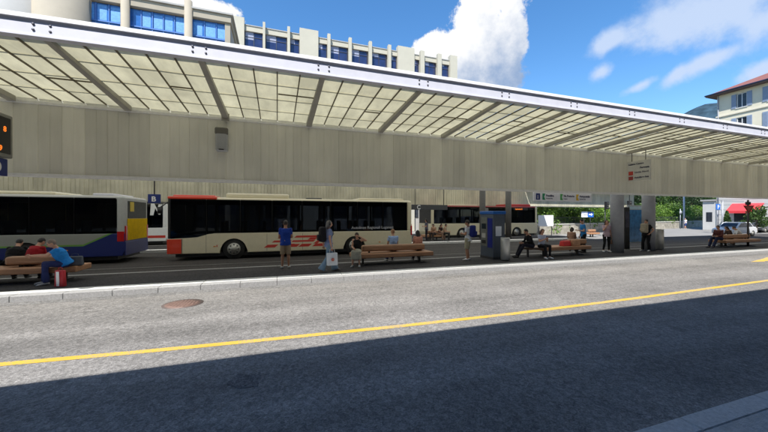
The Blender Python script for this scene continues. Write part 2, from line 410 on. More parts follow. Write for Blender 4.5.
# soffit sheets, one per half metre bay, all one skin
nb = int((RX1 - RX0) / .5)
b = CB()
for i in range(nb):
    x0 = RX0 + i*.5 + .004; x1 = x0 + .492
    y0, y1 = lipy(x0) + .035, FY + .045
    dz = random.uniform(-.004, .004)
    b.quad((x0, y0, soff(y0) + .06 + dz), (x1, y0, soff(y0) + .06 - dz), (x1, y1, soff(y1) + .06 - dz), (x0, y1, soff(y1) + .06 + dz))
cb(b, 'soffit_sheet', M_sheet)
for k, fr in enumerate((.26, .52, .78)):
    y = LIPY + (FY - LIPY) * fr; b = CB(); b.box(RX0, y - .02, soff(y) + .10, RX1, y + .02, soff(y) + .13); cb(b, 'purlin', M_sheet)
beams = [i for i in range(-5, 18) if RX0 <= -4.0 + 2.5*(i) <= RX1]
beamx = [-4.0 + 2.5*i for i in range(-6, 19) if RX0 < -4.0 + 2.5*i < RX1]
for x in beamx:
    b = CB(); y0, y1 = lipy(x) + .04, FY - .05
    vs = []
    for (yy, w, h) in ((y0, .055, .07), (y1, .085, .13)):
        z = soff(yy) + .055
        vs.append([b.bm.verts.new(p) for p in ((x-w, yy, z), (x+w, yy, z), (x+w, yy, z-h), (x-w, yy, z-h))])
    for k in range(4): b.bm.faces.new((vs[0][k], vs[0][(k+1) % 4], vs[1][(k+1) % 4], vs[1][k]))
    b.bm.faces.new(vs[0]); b.bm.faces.new(vs[1][::-1])
    cb(b, 'beam', M_beam)
    for dx in (-.16, .16):
        for dz in (.10, .20):
            b = CB(); b.tube([(x+dx*.75, lipy(x) - .012, LIPZ + dz), (x+dx*.75, lipy(x) + .002, LIPZ + dz)], .022, seg=8); cb(b, 'bolt', M_bolt)
i = 0
x = RX0 + .5
while x < RX1 - .1:
    if min(abs(x - q) for q in beamx) > .2:
        b = CB(); y0, y1 = lipy(x) + .04, FY - .05; w = .013
        A = [b.bm.verts.new(p) for p in ((x-w, y0, soff(y0)+.055), (x+w, y0, soff(y0)+.055), (x+w, y0, soff(y0)+.02), (x-w, y0, soff(y0)+.02))]
        B = [b.bm.verts.new(p) for p in ((x-w, y1, soff(y1)+.055), (x+w, y1, soff(y1)+.055), (x+w, y1, soff(y1)+.02), (x-w, y1, soff(y1)+.02))]
        for k in range(4): b.bm.faces.new((A[k], A[(k+1) % 4], B[(k+1) % 4], B[k]))
        b.bm.faces.new(A); b.bm.faces.new(B[::-1]); cb(b, 'rib', M_rib)
    x += .5
# short cross joints in some bays
for k, x in enumerate([RX0 + .5*j for j in range(nb)]):
    if k % 5 == 3 and len([c for c in cano.children if c.name.startswith('joint')]) < 26:
        y = LIPY + (FY-LIPY) * (.40 + .16*((k*7) % 3) / 2)
        b = CB(); b.box(x+.02, y-.014, soff(y)+.03, x+.98 if (k % 2) else x+.48, y+.014, soff(y)+.057); cb(b, 'joint', M_rib)
# fascia sheets with folded seams
b = CB(); x = RX0
b.m(M_fas)
while x < RX1 - .01:
    jy = random.uniform(-.004, .004)
    prof = [(x+.001, .016), (x+.014, 0), (x+.240, -.002+jy), (x+.250, .007), (x+.260, -.002+jy), (x+.486, 0), (x+.499, .016)]
    lo = [b.bm.verts.new((p, FY+q, FZ0+.03)) for p, q in prof]; hi = [b.bm.verts.new((p, FY+q, FZ1+.052)) for p, q in prof]
    for k in range(len(prof)-1): b._tag([b.bm.faces.new((lo[k], lo[k+1], hi[k+1], hi[k]))])
    x += .5
cb(b, 'fascia_sheet', M_fas)
b = CB()
b.quad((RX0, FY+.035, FZ0+.02), (RX1, FY+.035, FZ0+.02), (RX1, FY+.035, FZ1-.02), (RX0, FY+.035, FZ1-.02))
cb(b, 'fascia_backing', translucent('fascia_backing_sheet', (.7, .67, .56), .5, .1))
# rear part of the roof: behind the fascia over the platform and first lane
b = CB(); b.quad((RX0-12, FY+.04, FZ1+.075), (RX1, FY+.04, FZ1+.075), (RX1, 17.9, FZ1+.075), (RX0-12, 17.9, FZ1+.075)); cb(b, 'roof_sheet', M_rear)
b = CB(); b.box(RX0, 17.9, FZ1-.25, RX1, 18.0, FZ1+.12); cb(b, 'rear_edge_beam', M_whm)
for x in beamx:
    b = CB(); b.box(x-.07, FY+.06, FZ1-.16, x+.07, 17.88, FZ1+.01); cb(b, 'rafter', M_beam)
for u in (617, 648.5):
    X = XatY(u, 12.06)
    b = CB(); b.tube([(X, 12.06, .10), (X, 12.06, FZ1-.17)], .30, seg=36); cb(b, 'column', M_colm)
# plate with bolts where the beam meets the fascia, floodlight and small lamps
b = CB(); b.box(-1.5-.11, FY-.17, 4.95, -1.5+.11, FY-.14, 5.19, bev=.005, seg=1); cb(b, 'beam_plate', M_beam)

fl = thing('wall_speaker', 'grey rounded loudspeaker box mounted high on the canopy fascia', 'loudspeaker', (XatY(222, FY-.14), FY-.16, 4.0))
b = MB(); b.box(-.17, -.11, 0, .17, .12, .70, bev=.06, seg=3); b.build('housing', mat('speaker_grey', (.42, .43, .45), .4, var=.05, metal=.3), fl)
b = MB(); b.box(-.185, -.12, .50, .185, .0, .72, bev=.05, seg=3); b.build('hood', mat('speaker_hood', (.14, .135, .12), .5, var=.1), fl)
b = MB(); b.box(-.07, -.121, .035, .07, -.108, .065); b.build('badge', M_black, fl)
b = MB(); b.box(-.10, .10, .2, .10, .17, .5); b.build('bracket', M_dark, fl)

# far canopy: fascia over the second row of buses
FY2 = 27.7
far = thing('rear_canopy', 'second yellowish plastic canopy with ribbed fascia hanging over the rear bus lane', 'canopy', (0, FY2, 0))
def fb(b, name, m):
    o = b.build(name, m, far); o.location = (0, -FY2, 0); return o
b = MB(); x = -45
while x < 42:
    prof = [(x, .03), (x+.03, 0), (x+.22, 0), (x+.25, .03), (x+.28, 0), (x+.47, 0), (x+.5, .03)]
    lo = [b.bm.verts.new((p, FY2+q, 3.12)) for p, q in prof]; hi = [b.bm.verts.new((p, FY2+q, 5.2)) for p, q in prof]
    for k in range(len(prof)-1): b.bm.faces.new((lo[k], lo[k+1], hi[k+1], hi[k]))
    x += .5
fb(b, 'fascia_sheet', M_far)
b = MB(); b.box(-45, FY2+.04, 3.05, 42.2, FY2+.12, 3.14); fb(b, 'bottom_rail', M_beam)
b = MB(); b.quad((-45, 18.05, 5.24), (25, 18.05, 5.24), (25, 31, 5.24), (-45, 31, 5.24)); fb(b, 'roof_sheet', M_rear)
b = MB(); b.box(25.1, 26.6, 5.22, 42, 29.5, 5.26); fb(b, 'roof_strip', M_sheet)
for x in range(-45, 22, 5):
    b = MB(); b.box(x-.08, 18.1, 5.0, x+.08, 31, 5.21); fb(b, 'rafter', M_beam)
for u in (482.5, 508.3):
    X = XatY(u, 22.4); b = MB(); b.tube([(X, 22.4, .1), (X, 22.4, 5.0)], .24, seg=24); fb(b, 'column', mat('rear_column_paint', (.10, .095, .09), .6, var=.1))
for X in (-16, -2, 40.8):
    b = MB(); b.tube([(X, 29.2, -.02), (X, 29.2, 5.2)], .22, seg=24); fb(b, 'column', M_colm)

# ================================================================== SIGNS
def sign_at(name, label, x, y, z): return thing(name, label, 'sign', (x, y, z))
# hanging information sign under the fascia
x0, x1 = XatY(533.8, 11.2), XatY(591.6, 11.2); w = x1 - x0
s = sign_at('hanging_sign', 'long white sign with blue, green and yellow symbols hanging under the canopy fascia', x0, 11.2, 2.72)
b = MB(); b.box(0, 0, 0, w, .06, .38, bev=.008, seg=1); b.build('panel', M_signw, s)
RT = (R(90), 0, 0)
b = MB(); b.box(.12, -.006, .05, .34, .002, .33); b.build('information_symbol', M_blue, s)
text('letter', 'i', .24, M_txtw, s, (.19, -.012, .10), RT, bold=.006)
for (px, m_, m2, t1, t2) in ((.48, M_green, M_signw, 'Pensilina', 'Fermate Bus'), (1.50, M_green2, M_signw, 'Via Pretorio', 'Centro'), (2.46, M_yellow, M_signw, 'Autopostale', 'Stazione bus')):
    b = MB(); b.prism([(px, .05), (px+.16, .05), (px+.09, .19), (px+.16, .33), (px, .33)], 'y', -.006, .002); b.build('route_symbol', m_, s)
    text('lettering', t1, .13, M_txt, s, (px+.2, -.004, .20), RT, bold=.003)
    text('lettering', t2, .075, M_txt, s, (px+.2, -.004, .09), RT)
for xx in (.5, w-.5):
    b = MB(); b.tube([(xx, .03, .38), (xx, .03, .5)], .02, seg=8); b.build('hanger', M_dark, s)
# stop plate perpendicular to the fascia
s = sign_at('stop_plate', 'square white stop plate with two red squares hanging before the fascia near the columns', 16.0, 9.85, 3.70)
b = MB(); b.box(-.04, 0, 0, .04, .98, .93, bev=.01, seg=1); b.build('panel', mat('plate_grey_white', (.60, .60, .58), .5, var=.06), s)
b = MB(); b.box(-.046, .72, .28, -.038, .92, .46); b.build('red_symbol', M_red, s)
b = MB(); b.box(-.046, .72, .05, -.038, .92, .22); b.build('red_symbol', mat('faded_red', (.33, .05, .05), .6, var=.1), s)
RL = (R(90), 0, R(-90))
text('lettering', 'Lugano Centro', .11, M_txt, s, (-.045, .93, .76), RL, bold=.002)
text('lettering', 'Fermata', .12, M_txt, s, (-.045, .42, .56), RL, bold=.003)
text('lettering', 'Uscita Nord', .12, M_txt, s, (-.045, .66, .36), RL)
text('lettering', 'Autolinee bus', .11, M_txt, s, (-.045, .66, .12), RL, bold=.003)
for yy in (.2, .8):
    b = MB(); b.tube([(0, yy, .93), (0, yy, 1.6)], .015, seg=8); b.build('hanger', M_dark, s)
# departure board at the left edge
bx = -6.15
s = sign_at('departure_board', 'black electronic departure board with orange digits hanging at the left edge', bx, 8.4, 3.42)
b = MB(); b.box(-.16, 0, 0, .12, 1.72, 1.02, bev=.03, seg=2); b.build('frame', mat('board_frame', (.30, .30, .28), .4, metal=.5, var=.08), s)
b = MB(); b.box(.121, .08, .09, .135, 1.62, .93); b.build('screen', mat('board_screen', (.012, .012, .013), .25, var=0), s)
RR = (R(90), 0, R(90))
for k, (yy, zz, tt) in enumerate(((1.40, .60, '8'), (.90, .60, '12:4'), (1.28, .14, '9'), (.62, .14, '12:5'), (.30, .60, '61'), (.2, .14, '62'))):
    text('digits', tt, .17, M_led, s, (.137, yy, zz), RR, bold=.004)
for yy in (.3, 1.4):
    b = MB(); b.tube([(0, yy, 1.02), (0, yy, 1.85)], .03, seg=8); b.build('hanger', M_dark, s)
s = sign_at('platform_letter_sign', 'dark blue square sign with white letter D under the departure board', bx, 9.15, 3.0)
b = MB(); b.box(-.05, 0, 0, .05, .92, .40, bev=.008, seg=1); b.build('panel', M_blue, s)
text('letter', 'D', .40, M_txtw, s, (.054, .44, .06), RR, bold=.004)
# blue letter sign in the gap between the buses
X = XatY(148.5, 18.4)
s = sign_at('platform_letter_sign', 'dark blue box sign with white letter B hanging between the two near buses', X, 18.3, ZatY(153, 203.2, 18.3))
b = MB(); b.box(0, 0, 0, .52, .1, .44, bev=.01, seg=1); b.build('panel', M_blue, s)
text('letter', 'B', .34, M_txtw, s, (.15, -.006, .09), RT, bold=.01)
b = MB(); b.tube([(.26, .05, .44), (.26, .05, 2.0)], .03, seg=8); b.build('hanger', M_dark, s)
# C sign
X = XatY(411.5, 20.9); z0 = ZatY(425, 209.8, 20.9)
s = sign_at('platform_letter_sign', 'long dark sign with white letter C hanging over the middle platform', X, 20.9, z0)
b = MB(); b.box(0, 0, 0, 2.9, .1, .37, bev=.01, seg=1); b.build('panel', mat('sign_slate', (.06, .062, .068), .5, var=.05), s)
text('letter', 'C', .40, M_txtw, s, (.42, -.006, .05), RT, bold=.012)
for xx in (.3, 2.6):
    b = MB(); b.tube([(xx, .05, .37), (xx, .05, 2.2)], .025, seg=8); b.build('hanger', M_dark, s)

# ================================================================== BENCHES
def make_bench(label, x0, x1, bx0, bx1, y=12.1, z=.15):
    L = x1 - x0
    t = thing('wooden_bench', label, 'bench', (x0, y, z), 0, 'wooden benches on the bus platform')
    b = MB(); b.box(0, -.42, .28, L, .42, .45, bev=.03, seg=2); b.build('seat', M_wood, t)
    b = MB(); b.box(bx0 - x0, -.13, .51, bx1 - x0, .13, .75, bev=.07, seg=3); b.build('backrest', M_wood2, t)
    n = max(2, round(L / 1.6))
    for i in range(n):
        xx = .45 + (L - .9) * i / (n - 1)
        b = MB(); b.box(xx-.04, -.34, 0, xx+.04, .34, .035); b.box(xx-.03, -.05, .03, xx+.03, .05, .28)
        b.box(xx-.03, -.32, .25, xx+.03, .32, .279); b.build('leg', M_dark, t)
    for xx in (bx0 - x0 + .3, bx1 - x0 - .3):
        b = MB(); b.box(xx-.03, -.04, .44, xx+.03, .04, .53); b.build('support', M_dark, t)
    return t
make_bench('long wooden bench at the left edge, the one carrying the woman in bright blue', -10.2, -5.5, -7.25, -6.0, 11.95)
make_bench('long wooden bench in front of the cream bus, with three people sitting on it', XatY(354, 11.75), XatY(433.5, 11.75), XatY(362, 12.1), XatY(424.5, 12.1), 12.15)
make_bench('wooden bench right of the silver bin, with a red bag on it', XatY(545.5, 11.6), XatY(591.4, 11.6), XatY(567, 12.0), XatY(585, 12.0), 12.0)
make_bench('wooden bench farthest right, beside the give way sign', XatY(717, 12.0), XatY(752, 12.0), XatY(722, 12.0), XatY(748, 12.0), 12.0)
_fb = make_bench('small brown bench in the sun far behind the red bag bench', XatY(587, 23.4), XatY(596, 23.4), XatY(588.5, 23.4), XatY(595, 23.4), 23.4, z=-.02)
make_bench('small brown bench on the middle platform behind the second bench', XatY(424, 22.2), XatY(443, 22.2), XatY(426, 22.4), XatY(441, 22.4), 22.4)

# ================================================================== TICKET BOOTH and BINS
bo = thing('ticket_machine', 'blue and grey ticket machine cabinet with white notice standing on the platform', 'ticket machine', (8.92, 11.66, .15))
BW, BD, BH = .62, .92, 2.12
b = MB(); b.box(0, 0, .0, BW, BD, BH-.14, bev=.02, seg=2); b.build('cabinet', mat('cabinet_grey_blue', (.075, .095, .13), .45, var=.1, metal=.2), bo)
b = MB(); b.box(-.03, -.03, BH-.14, BW+.03, BD+.03, BH, bev=.02, seg=2); b.build('top', mat('cabinet_top_blue', (.01, .10, .38), .4, var=.03), bo)
b = MB(); b.box(-.012, .42, .55, .0, .86, 1.85); b.build('front_panel', mat('machine_front', (.13, .14, .13), .4, var=.2, scale=9), bo)
b = MB(); b.box(-.02, .06, .50, .0, .38, 1.80, bev=.004, seg=1); b.build('blue_panel', mat('machine_blue', (.008, .018, .20), .3, var=.1), bo)
b = MB(); b.box(-.025, .50, 1.32, -.012, .80, 1.56); b.build('screen', mat('machine_screen', (.02, .03, .04), .1, var=0), bo)
b = MB(); b.box(-.03, .52, .92, -.012, .78, 1.12, bev=.006, seg=1); b.build('keypad', mat('machine_keys', (.4, .4, .38), .4, var=.3, scale=40), bo)
b = MB(); b.box(-.03, .52, .66, -.012, .78, .82, bev=.006, seg=1); b.build('ticket_tray', M_black, bo)
b = MB(); b.box(.12, -.012, 1.02, .42, 0, 1.45); b.build('notice', mat('notice_paper', (.62, .68, .80), .6, var=.1, scale=30), bo)
b = MB(); b.box(-.01, -.01, 0, BW+.01, BD+.01, .10); b.build('plinth', M_dark, bo)

def bin_(label, x, y, h=.95, r=.19):
    t = thing('litter_bin', label, 'litter bin', (x, y, .15), 0, 'round steel litter bins')
    b = MB(); b.tube([(0, 0, .03), (0, 0, .06), (0, 0, h*.93), (0, 0, h)], [r*.86, r, r, r*.97], seg=28); b.build('body', M_bin, t)
    b = MB(); b.tube([(0, 0, h+.002), (0, 0, h+.025), (0, 0, h+.03)], [r*1.03, r*1.03, r*.6], seg=28); b.build('rim', M_bin, t)
    b = MB(); b.tube([(0, 0, h+.031), (0, 0, h+.036)], r*.55, seg=20); b.build('opening', M_black, t)
    b = MB(); b.tube([(0, 0, 0), (0, 0, .03)], r*.7, seg=20); b.build('base', M_dark, t)
    return t
bin_('silver round litter bin right beside the ticket machine', XatY(505.3, 11.25), 11.25)
bin_('grey round litter bin standing right of the second thick column', XatY(659, 12.2), 12.2, 1.12, .22)

# blue map panel and dark totem behind the columns
X0, X1 = XatY(628.5, 13.45), XatY(644.5, 13.45)
t = thing('map_panel', 'tall blue glass map panel between the two thick columns', 'information panel', (X0, 13.45, 0))
b = MB(); b.box(0, 0, .42, X1-X0, .10, 2.70, bev=.01, seg=1); b.build('frame', mat('panel_frame', (.35, .38, .42), .4, metal=.4, var=.05), t)
M_map = mat('map_blue', (.05, .19, .42), .25, var=.45, scale=3.5)
b = MB(); b.box(.05, -.006, .50, X1-X0-.05, 0.0, 2.42); b.build('poster', M_map, t)
b = MB(); b.box(.05, -.006, 2.45, X1-X0-.05, 0.0, 2.63); b.build('header', mat('map_header', (.45, .6, .72), .3, var=.1), t)
for xx in (.08, X1-X0-.14):
    b = MB(); b.box(xx, .02, 0, xx+.06, .08, .42); b.build('post', M_dark, t)
X0, X1 = XatY(623, 12.95), XatY(628, 12.95)
t = thing('dark_totem', 'narrow black totem standing between the first column and the blue map panel', 'totem', (X0, 12.85, .0))
b = MB(); b.box(0, 0, .06, X1-X0, .14, 2.55, bev=.01, seg=1); b.build('panel', M_black, t)
b = MB(); b.box(-.03, -.05, 0, X1-X0+.03, .19, .06); b.build('base', M_dark, t)
b = MB(); b.box(.04, -.006, 1.4, X1-X0-.04, 0, 2.3); b.build('poster', mat('totem_poster', (.05, .05, .08), .3, var=.4, scale=8), t)

# ================================================================== BUSES
def bus(label, x0, y0, L, body, roofm, low=1.22, dip=None, wheels=(2.7, 8.6), rear_solid=.28, front_solid=.12, pods=(), doors=False, body_front=None, seats=True, H=2.93):
    """nose at x=0 pointing -X, tail at x=L; near side at y=0, width 2.55 towards +Y"""
    Wd = 2.55
    t = thing('city_bus', label, 'bus', (x0, y0, 0), 0, 'city buses waiting in the station')
    # lower body with wheel arches
    pts = [(0.0, .62), (0.10, .32)]
    for wx in wheels:
        pts.append((wx - .60, .30))
        for k in range(0, 13):
            a = math.pi - math.pi * k / 12
            pts.append((wx + .60 * math.cos(a), .42 + .60 * math.sin(a)))
        pts.append((wx + .60, .30))
    pts += [(L - .10, .32), (L, .55), (L, low)]
    if dip:
        pts += [(dip[1] + .25, low), (dip[1], low - .03), (dip[0] + .25, dip[2] + .05), (dip[0], dip[2]), (0.0, dip[2])]
    else: pts += [(0, low)]
    b = MB(); b.prism(pts, 'y', 0, Wd, bev=.035); b.build('body', body, t)
    b = MB(); b.box(.05, .04, H-.20, L-.02, Wd-.04, H-.005, bev=.10, seg=4); b.build('roof', roofm, t)
    # solid tail
    b = MB(); b.box(L-rear_solid, .004, low-.03, L-.004, Wd-.004, H-.03, bev=.09, seg=4); b.build('rear_frame', body, t)
    b = MB(); b.box(.02, .02, (dip[2] if dip else low)-.02, front_solid, Wd-.02, H-.08, bev=.03, seg=2); b.build('front_pillar', M_black, t)
    # panes on both sides with black posts between them
    n = max(5, round((L - rear_solid - front_solid) / 1.45)); xs = [front_solid + (L - rear_solid - front_solid) * i / n for i in range(n+1)]
    for i in range(n):
        zz = low
        if dip and xs[i] < dip[1] - .3: zz = dip[2]
        for yy in (.012, Wd - .03):
            b = MB(); b.box(xs[i]+.012, yy, zz-.04, xs[i+1]-.012, yy+.018, H-.11); b.build('window', M_glass, t)
    for i in range(1, n):
        b = MB(); b.box(xs[i]-.045, .035, low-.05, xs[i]+.045, Wd-.035, H-.14) if False else b.box(xs[i]-.05, .032, low-.05, xs[i]+.05, .09, H-.14)
        b.build('window_post', M_black, t)
        b = MB(); b.box(xs[i]-.05, Wd-.09, low-.05, xs[i]+.05, Wd-.032, H-.14); b.build('window_post', M_black, t)
    b = MB(); b.box(front_solid, .03, H-.36, L-rear_solid, .10, H-.15); b.build('window_header', M_black, t)
    # inside
    b = MB(); b.box(.2, .1, low-.02, L-.3, Wd-.1, low+.0); b.build('interior_deck', mat('bus_interior', (.05, .05, .055), .7, var=.1), t)
    if seats:
        sm = mat('bus_seat', (.16, .17, .28), .8, var=.2)
        for i in range(int((L - 3) / .95)):
            for yy in (.22, 1.65):
                if (i * 3 + int(yy)) % 7 == 5: continue
                b = MB(); b.box(2.1+i*.95, yy, low, 2.2+i*.95, yy+.72, low+.55, bev=.04, seg=2); b.build('seat', sm, t)
        for i in range(5):
            b = MB(); b.tube([(1.9+i*1.9, .95, low), (1.9+i*1.9, .95, H-.2)], .018, seg=8); b.build('grab_pole', mat('grab_pole_yellow', (.5, .38, .05), .4, var=0), t)
    for wx in wheels:
        for s_, yy in ((-1, .06), (1, Wd-.06)):
            wt = MB(); wt.tube([(wx, yy, .48), (wx, yy - s_*.0 + (.28 if s_ < 0 else -.28), .48)], .48, seg=36)
            wo = wt.build('wheel', M_tyre, t)
            yo = yy - .006 if s_ < 0 else yy + .006
            b = MB(); b.tube([(wx, yo, .48), (wx, yo + (.02 if s_ < 0 else -.02), .48)], .29, seg=28); b.m(M_rim)
            r_ = b.build('rim', M_rim, wo)
            b = MB(); b.tube([(wx, yo-.03*(1 if s_ < 0 else -1), .48), (wx, yo, .48)], [.09, .12], seg=16); b.build('hub', M_rim, wo)
            for k in range(8):
                a = k * math.pi / 4
                b = MB(); b.tube([(wx + .2*math.cos(a), yo + .002*s_, .48 + .2*math.sin(a)), (wx + .2*math.cos(a), yo + .006, .48 + .2*math.sin(a))], .034, seg=10); b.build('vent', M_black, wo)
        b = MB(); b.box(wx-.58, .36, .35, wx+.58, Wd-.36, 1.0); b.build('wheel_well', M_black, t)
    b = MB(); b.box(.3, .1, .16, L-.3, Wd-.1, .34); b.build('underbody', M_black, t)
    for (a, c, m_, h) in pods:
        b = MB(); b.box(a, .25, H-.02, c, Wd-.25, H+h, bev=min(.07, h*.45), seg=3); b.build('roof_unit', m_, t)
    # panel joints and side details
    for xx in [1.55, 4.2, 5.9, 7.3]:
        if xx < L - .8 and min(abs(xx - w_) for w_ in wheels) > .7:
            b = MB(); b.box(xx-.006, -.0015, .34, xx+.006, .01, low-.06); b.build('panel_joint', M_dark, t)
    for xx in (1.9, 5.0, 7.4, 10.0):
        if xx < L - .5 and min(abs(xx - w_) for w_ in wheels) > .7:
            b = MB(); b.box(xx-.05, -.008, .60, xx+.05, .004, .65, bev=.003, seg=1); b.build('side_marker', mat('amber_marker', (.6, .2, .02), .3, var=0), t)
    return t

# the cream bus in the middle
B1 = bus('cream city bus with red ARL stripes and red front roof, waiting mid station', -4.68, 16.65, 11.92, M_cream, M_cream, low=1.24, dip=(.95, 1.65, 1.02),
         wheels=(2.72, 8.60), pods=((.15, 1.9, M_orange, .10), (2.35, 5.25, M_cream, .22), (6.1, 6.9, M_dark, .06), (8.9, 11.5, M_cream, .10)))
b = MB(); b.box(-.012, -.006, .34, .55, .35, 1.00, bev=.004, seg=1); b.build('red_corner', M_orange, B1)
b = MB(); b.box(.56, -.005, .34, .585, .3, 1.0); b.build('corner_joint', M_dark, B1)
b = MB(); b.box(.0, .0, 2.82, 2.0, .12, 2.95, bev=.04, seg=2); b.build('red_roof_edge', M_orange, B1)
b = MB(); b.tube([(-.25, -.12, 2.45), (-.25, -.12, 2.15)], .10, seg=12, flat=.6); b.tube([(-.25, -.12, 2.42), (.1, .1, 2.75)], .025, seg=8); b.build('mirror', M_black, B1)
b = MB(); b.box(11.90, .07, .95, 11.945, .26, 1.60, bev=.02, seg=2); b.build('tail_light', M_tail, B1)
b = MB(); b.box(11.84, -.008, .98, 11.93, .02, 1.5, bev=.004, seg=1); b.build('tail_light', M_tail, B1)
b = MB(); b.box(11.90, 2.29, .95, 11.945, 2.48, 1.60, bev=.02, seg=2); b.build('tail_light', M_tail, B1)
b = MB(); b.box(11.915, .35, 1.5, 11.935, 2.2, 2.6, bev=.006, seg=1); b.build('rear_window', M_wglass, B1)
b = MB(); b.box(-.02, .15, 1.05, .02, 2.4, 2.7, bev=.006, seg=1); b.build('windscreen', M_wglass, B1)
for yy in (.3, 2.0):
    b = MB(); b.box(-.03, yy, .6, .02, yy+.28, .78, bev=.01, seg=1); b.build('headlight', M_white, B1)
text('lettering', 'Autolinee Regionali Luganesi', .205, mat('bus_text', (.55, .56, .6), .6, var=0), B1, (XatY(351.5, 16.65)+4.68, .004, 1.36), RT, depth=.002)
# slanted ARL stripes
def par(b, xa, xb, z0_, z1_, sh=1.25):
    o = -4.68
    b.prism([(xa - o, z0_), (xb - o, z0_), (xb - o + (z1_-z0_)*sh, z1_), (xa - o + (z1_-z0_)*sh, z1_)], 'y', -.005, .003)
def XU(u): return XatY(u, 16.65)
cu = lambda c: XU(255 + c / 9.6)
LG = [('A', [(85, 190, .50, .64), (160, 330, .74, .84), (215, 345, .93, 1.03), (300, 345, .50, .66)]),
      ('R', [(345, 400, .50, .64), (415, 515, .50, .64), (345, 560, .74, .83), (375, 590, .96, 1.06), (505, 575, .84, .95)]),
      ('L', [(548, 652, .50, .64), (560, 600, .64, .82)])]
for nm, segs in LG:
    b = MB()
    for (ca_, cb_, z0_, z1_) in segs:
        par(b, cu(ca_), cu(cb_) , z0_, z1_)
    b.build('stripe_letter', M_red, B1)
b = MB(); b.box(1.98, -.006, .60, 2.02, .003, .70); b.build('red_sticker', M_red, B1)

# left bus with blue and green swoosh
m, n, l, bs = nt('blue_green_livery')
tc = n.new('ShaderNodeTexCoord'); sx = n.new('ShaderNodeSeparateXYZ'); l.new(tc.outputs['Object'], sx.inputs[0])
mr = n.new('ShaderNodeMapRange'); mr.inputs[1].default_value = 10.55; mr.inputs[2].default_value = 11.75; mr.inputs[3].default_value = .78; mr.inputs[4].default_value = 1.40
l.new(sx.outputs[0], mr.inputs[0])
sb = n.new('ShaderNodeMath'); sb.operation = 'SUBTRACT'; l.new(sx.outputs[2], sb.inputs[0]); l.new(mr.outputs[0], sb.inputs[1])
rp = n.new('ShaderNodeValToRGB'); rp.color_ramp.interpolation = 'CONSTANT'
e = rp.color_ramp.elements; e[0].position = 0; e[0].color = (.012, .022, .13, 1); e[1].position = .50; e[1].color = (.13, .30, .05, 1)
q = e.new(.57); q.color = (.27, .28, .255, 1)
ad = n.new('ShaderNodeMath'); ad.operation = 'ADD'; ad.inputs[1].default_value = .5; l.new(sb.outputs[0], ad.inputs[0])
l.new(ad.outputs[0], rp.inputs[0]); l.new(rp.outputs[0], bs.inputs['Base Color']); bs.inputs['Roughness'].default_value = .35
M_liv = m
B0 = bus('white city bus with blue and green swoosh and yellow rear poster at the left edge', -18.25, 16.65, 12.0, M_liv, mat('roof_light_grey', (.45, .45, .43), .5, var=.05), low=1.30, wheels=(2.7, 8.7), rear_solid=.32,
         pods=((6.2, 9.5, M_cream, .13), (10.75, 11.5, M_whm, .10)))
B0.children[0]
for c in B0.children:
    if c.name.startswith('rear_frame'):
        c.data = c.data.copy(); c.data.materials[0] = mat('bus_frame_offwhite', (.40, .41, .39), .4, var=.05)
b = MB(); b.box(12.0, .28, 1.95, 12.02, 2.3, 2.72, bev=.008, seg=1); b.build('rear_window', mat('dull_dark_glass', (.035, .04, .035), .35, spec=.2, var=.3), B0)
b = MB(); b.box(12.0, .22, .98, 12.025, 2.42, 1.93, bev=.008, seg=1); b.build('poster', mat('poster_yellow', (.72, .46, .005), .8, spec=.1, var=.12, scale=5), B0)
b = MB(); b.box(12.021, .45, 2.25, 12.03, .85, 2.68); b.build('window_sticker', mat('sticker_yellow', (.6, .45, .05), .5, var=.1), B0)
b = MB(); b.box(11.985, .02, .34, 12.02, 2.53, .92, bev=.01, seg=1); b.build('bumper', mat('bumper_blue', (.02, .03, .16), .4, var=.1), B0)
for yy in (.02, 2.34):
    b = MB(); b.box(11.98, yy, .98, 12.03, yy+.17, 1.62, bev=.01, seg=1); b.build('tail_light', M_tail, B0)
b = MB(); b.box(11.72, -.008, .95, 11.97, .02, 1.38, bev=.005, seg=1); b.build('tail_light', M_tail, B0)

B2 = bus('cream city bus with orange destination display in the second row', XatY(431, 25.4), 25.4, XatY(537.5, 25.4) - XatY(431, 25.4), M_cream, mat('dark_red_roof', (.28, .03, .03), .4, var=.05),
         low=1.38, wheels=(3.2, 9.3), H=3.0, pods=((8.6, 11.2, mat('roof_red', (.45, .04, .035), .4, var=.05), .22), (2, 5, M_cream, .12)))
b = MB(); b.box(8.9, -.01, 2.62, 10.6, .03, 2.86, bev=.006, seg=1); b.build('display', M_black, B2)
text('display_text', 'Lamone 5', .21, M_led, B2, (9.1, -.014, 2.66), RT, depth=.002, bold=.004)
b = MB(); b.box(.0, -.012, 1.35, .28, .02, 2.88, bev=.01, seg=1); b.build('door_frame', M_cream, B2)
b = MB(); b.box(5.6, -.012, .4, 6.0, .02, 2.8, bev=.01, seg=1); b.build('door_frame', mat('door_frame_grey', (.2, .2, .19), .4, var=.05), B2)
B3 = bus('white and red bus seen through the gap between the two near buses', -19.2, 25.6, 12.0, M_white, M_black, low=1.25, wheels=(2.7, 8.7), pods=((8.5, 11.4, M_black, .1),))
b = MB(); b.prism([(10.2, .55), (11.9, .55), (11.9, .72), (10.5, .72)], 'y', -.006, .002); b.build('stripe', M_red, B3)
b = MB(); b.prism([(11.0, 2.1), (11.2, 2.1), (11.3, 2.6), (11.5, 2.15), (11.6, 2.15), (11.72, 2.85), (11.5, 2.85), (11.42, 2.5), (11.25, 2.9), (11.05, 2.9)], 'y', -.006, .002); b.build('white_marking', M_white, B3)

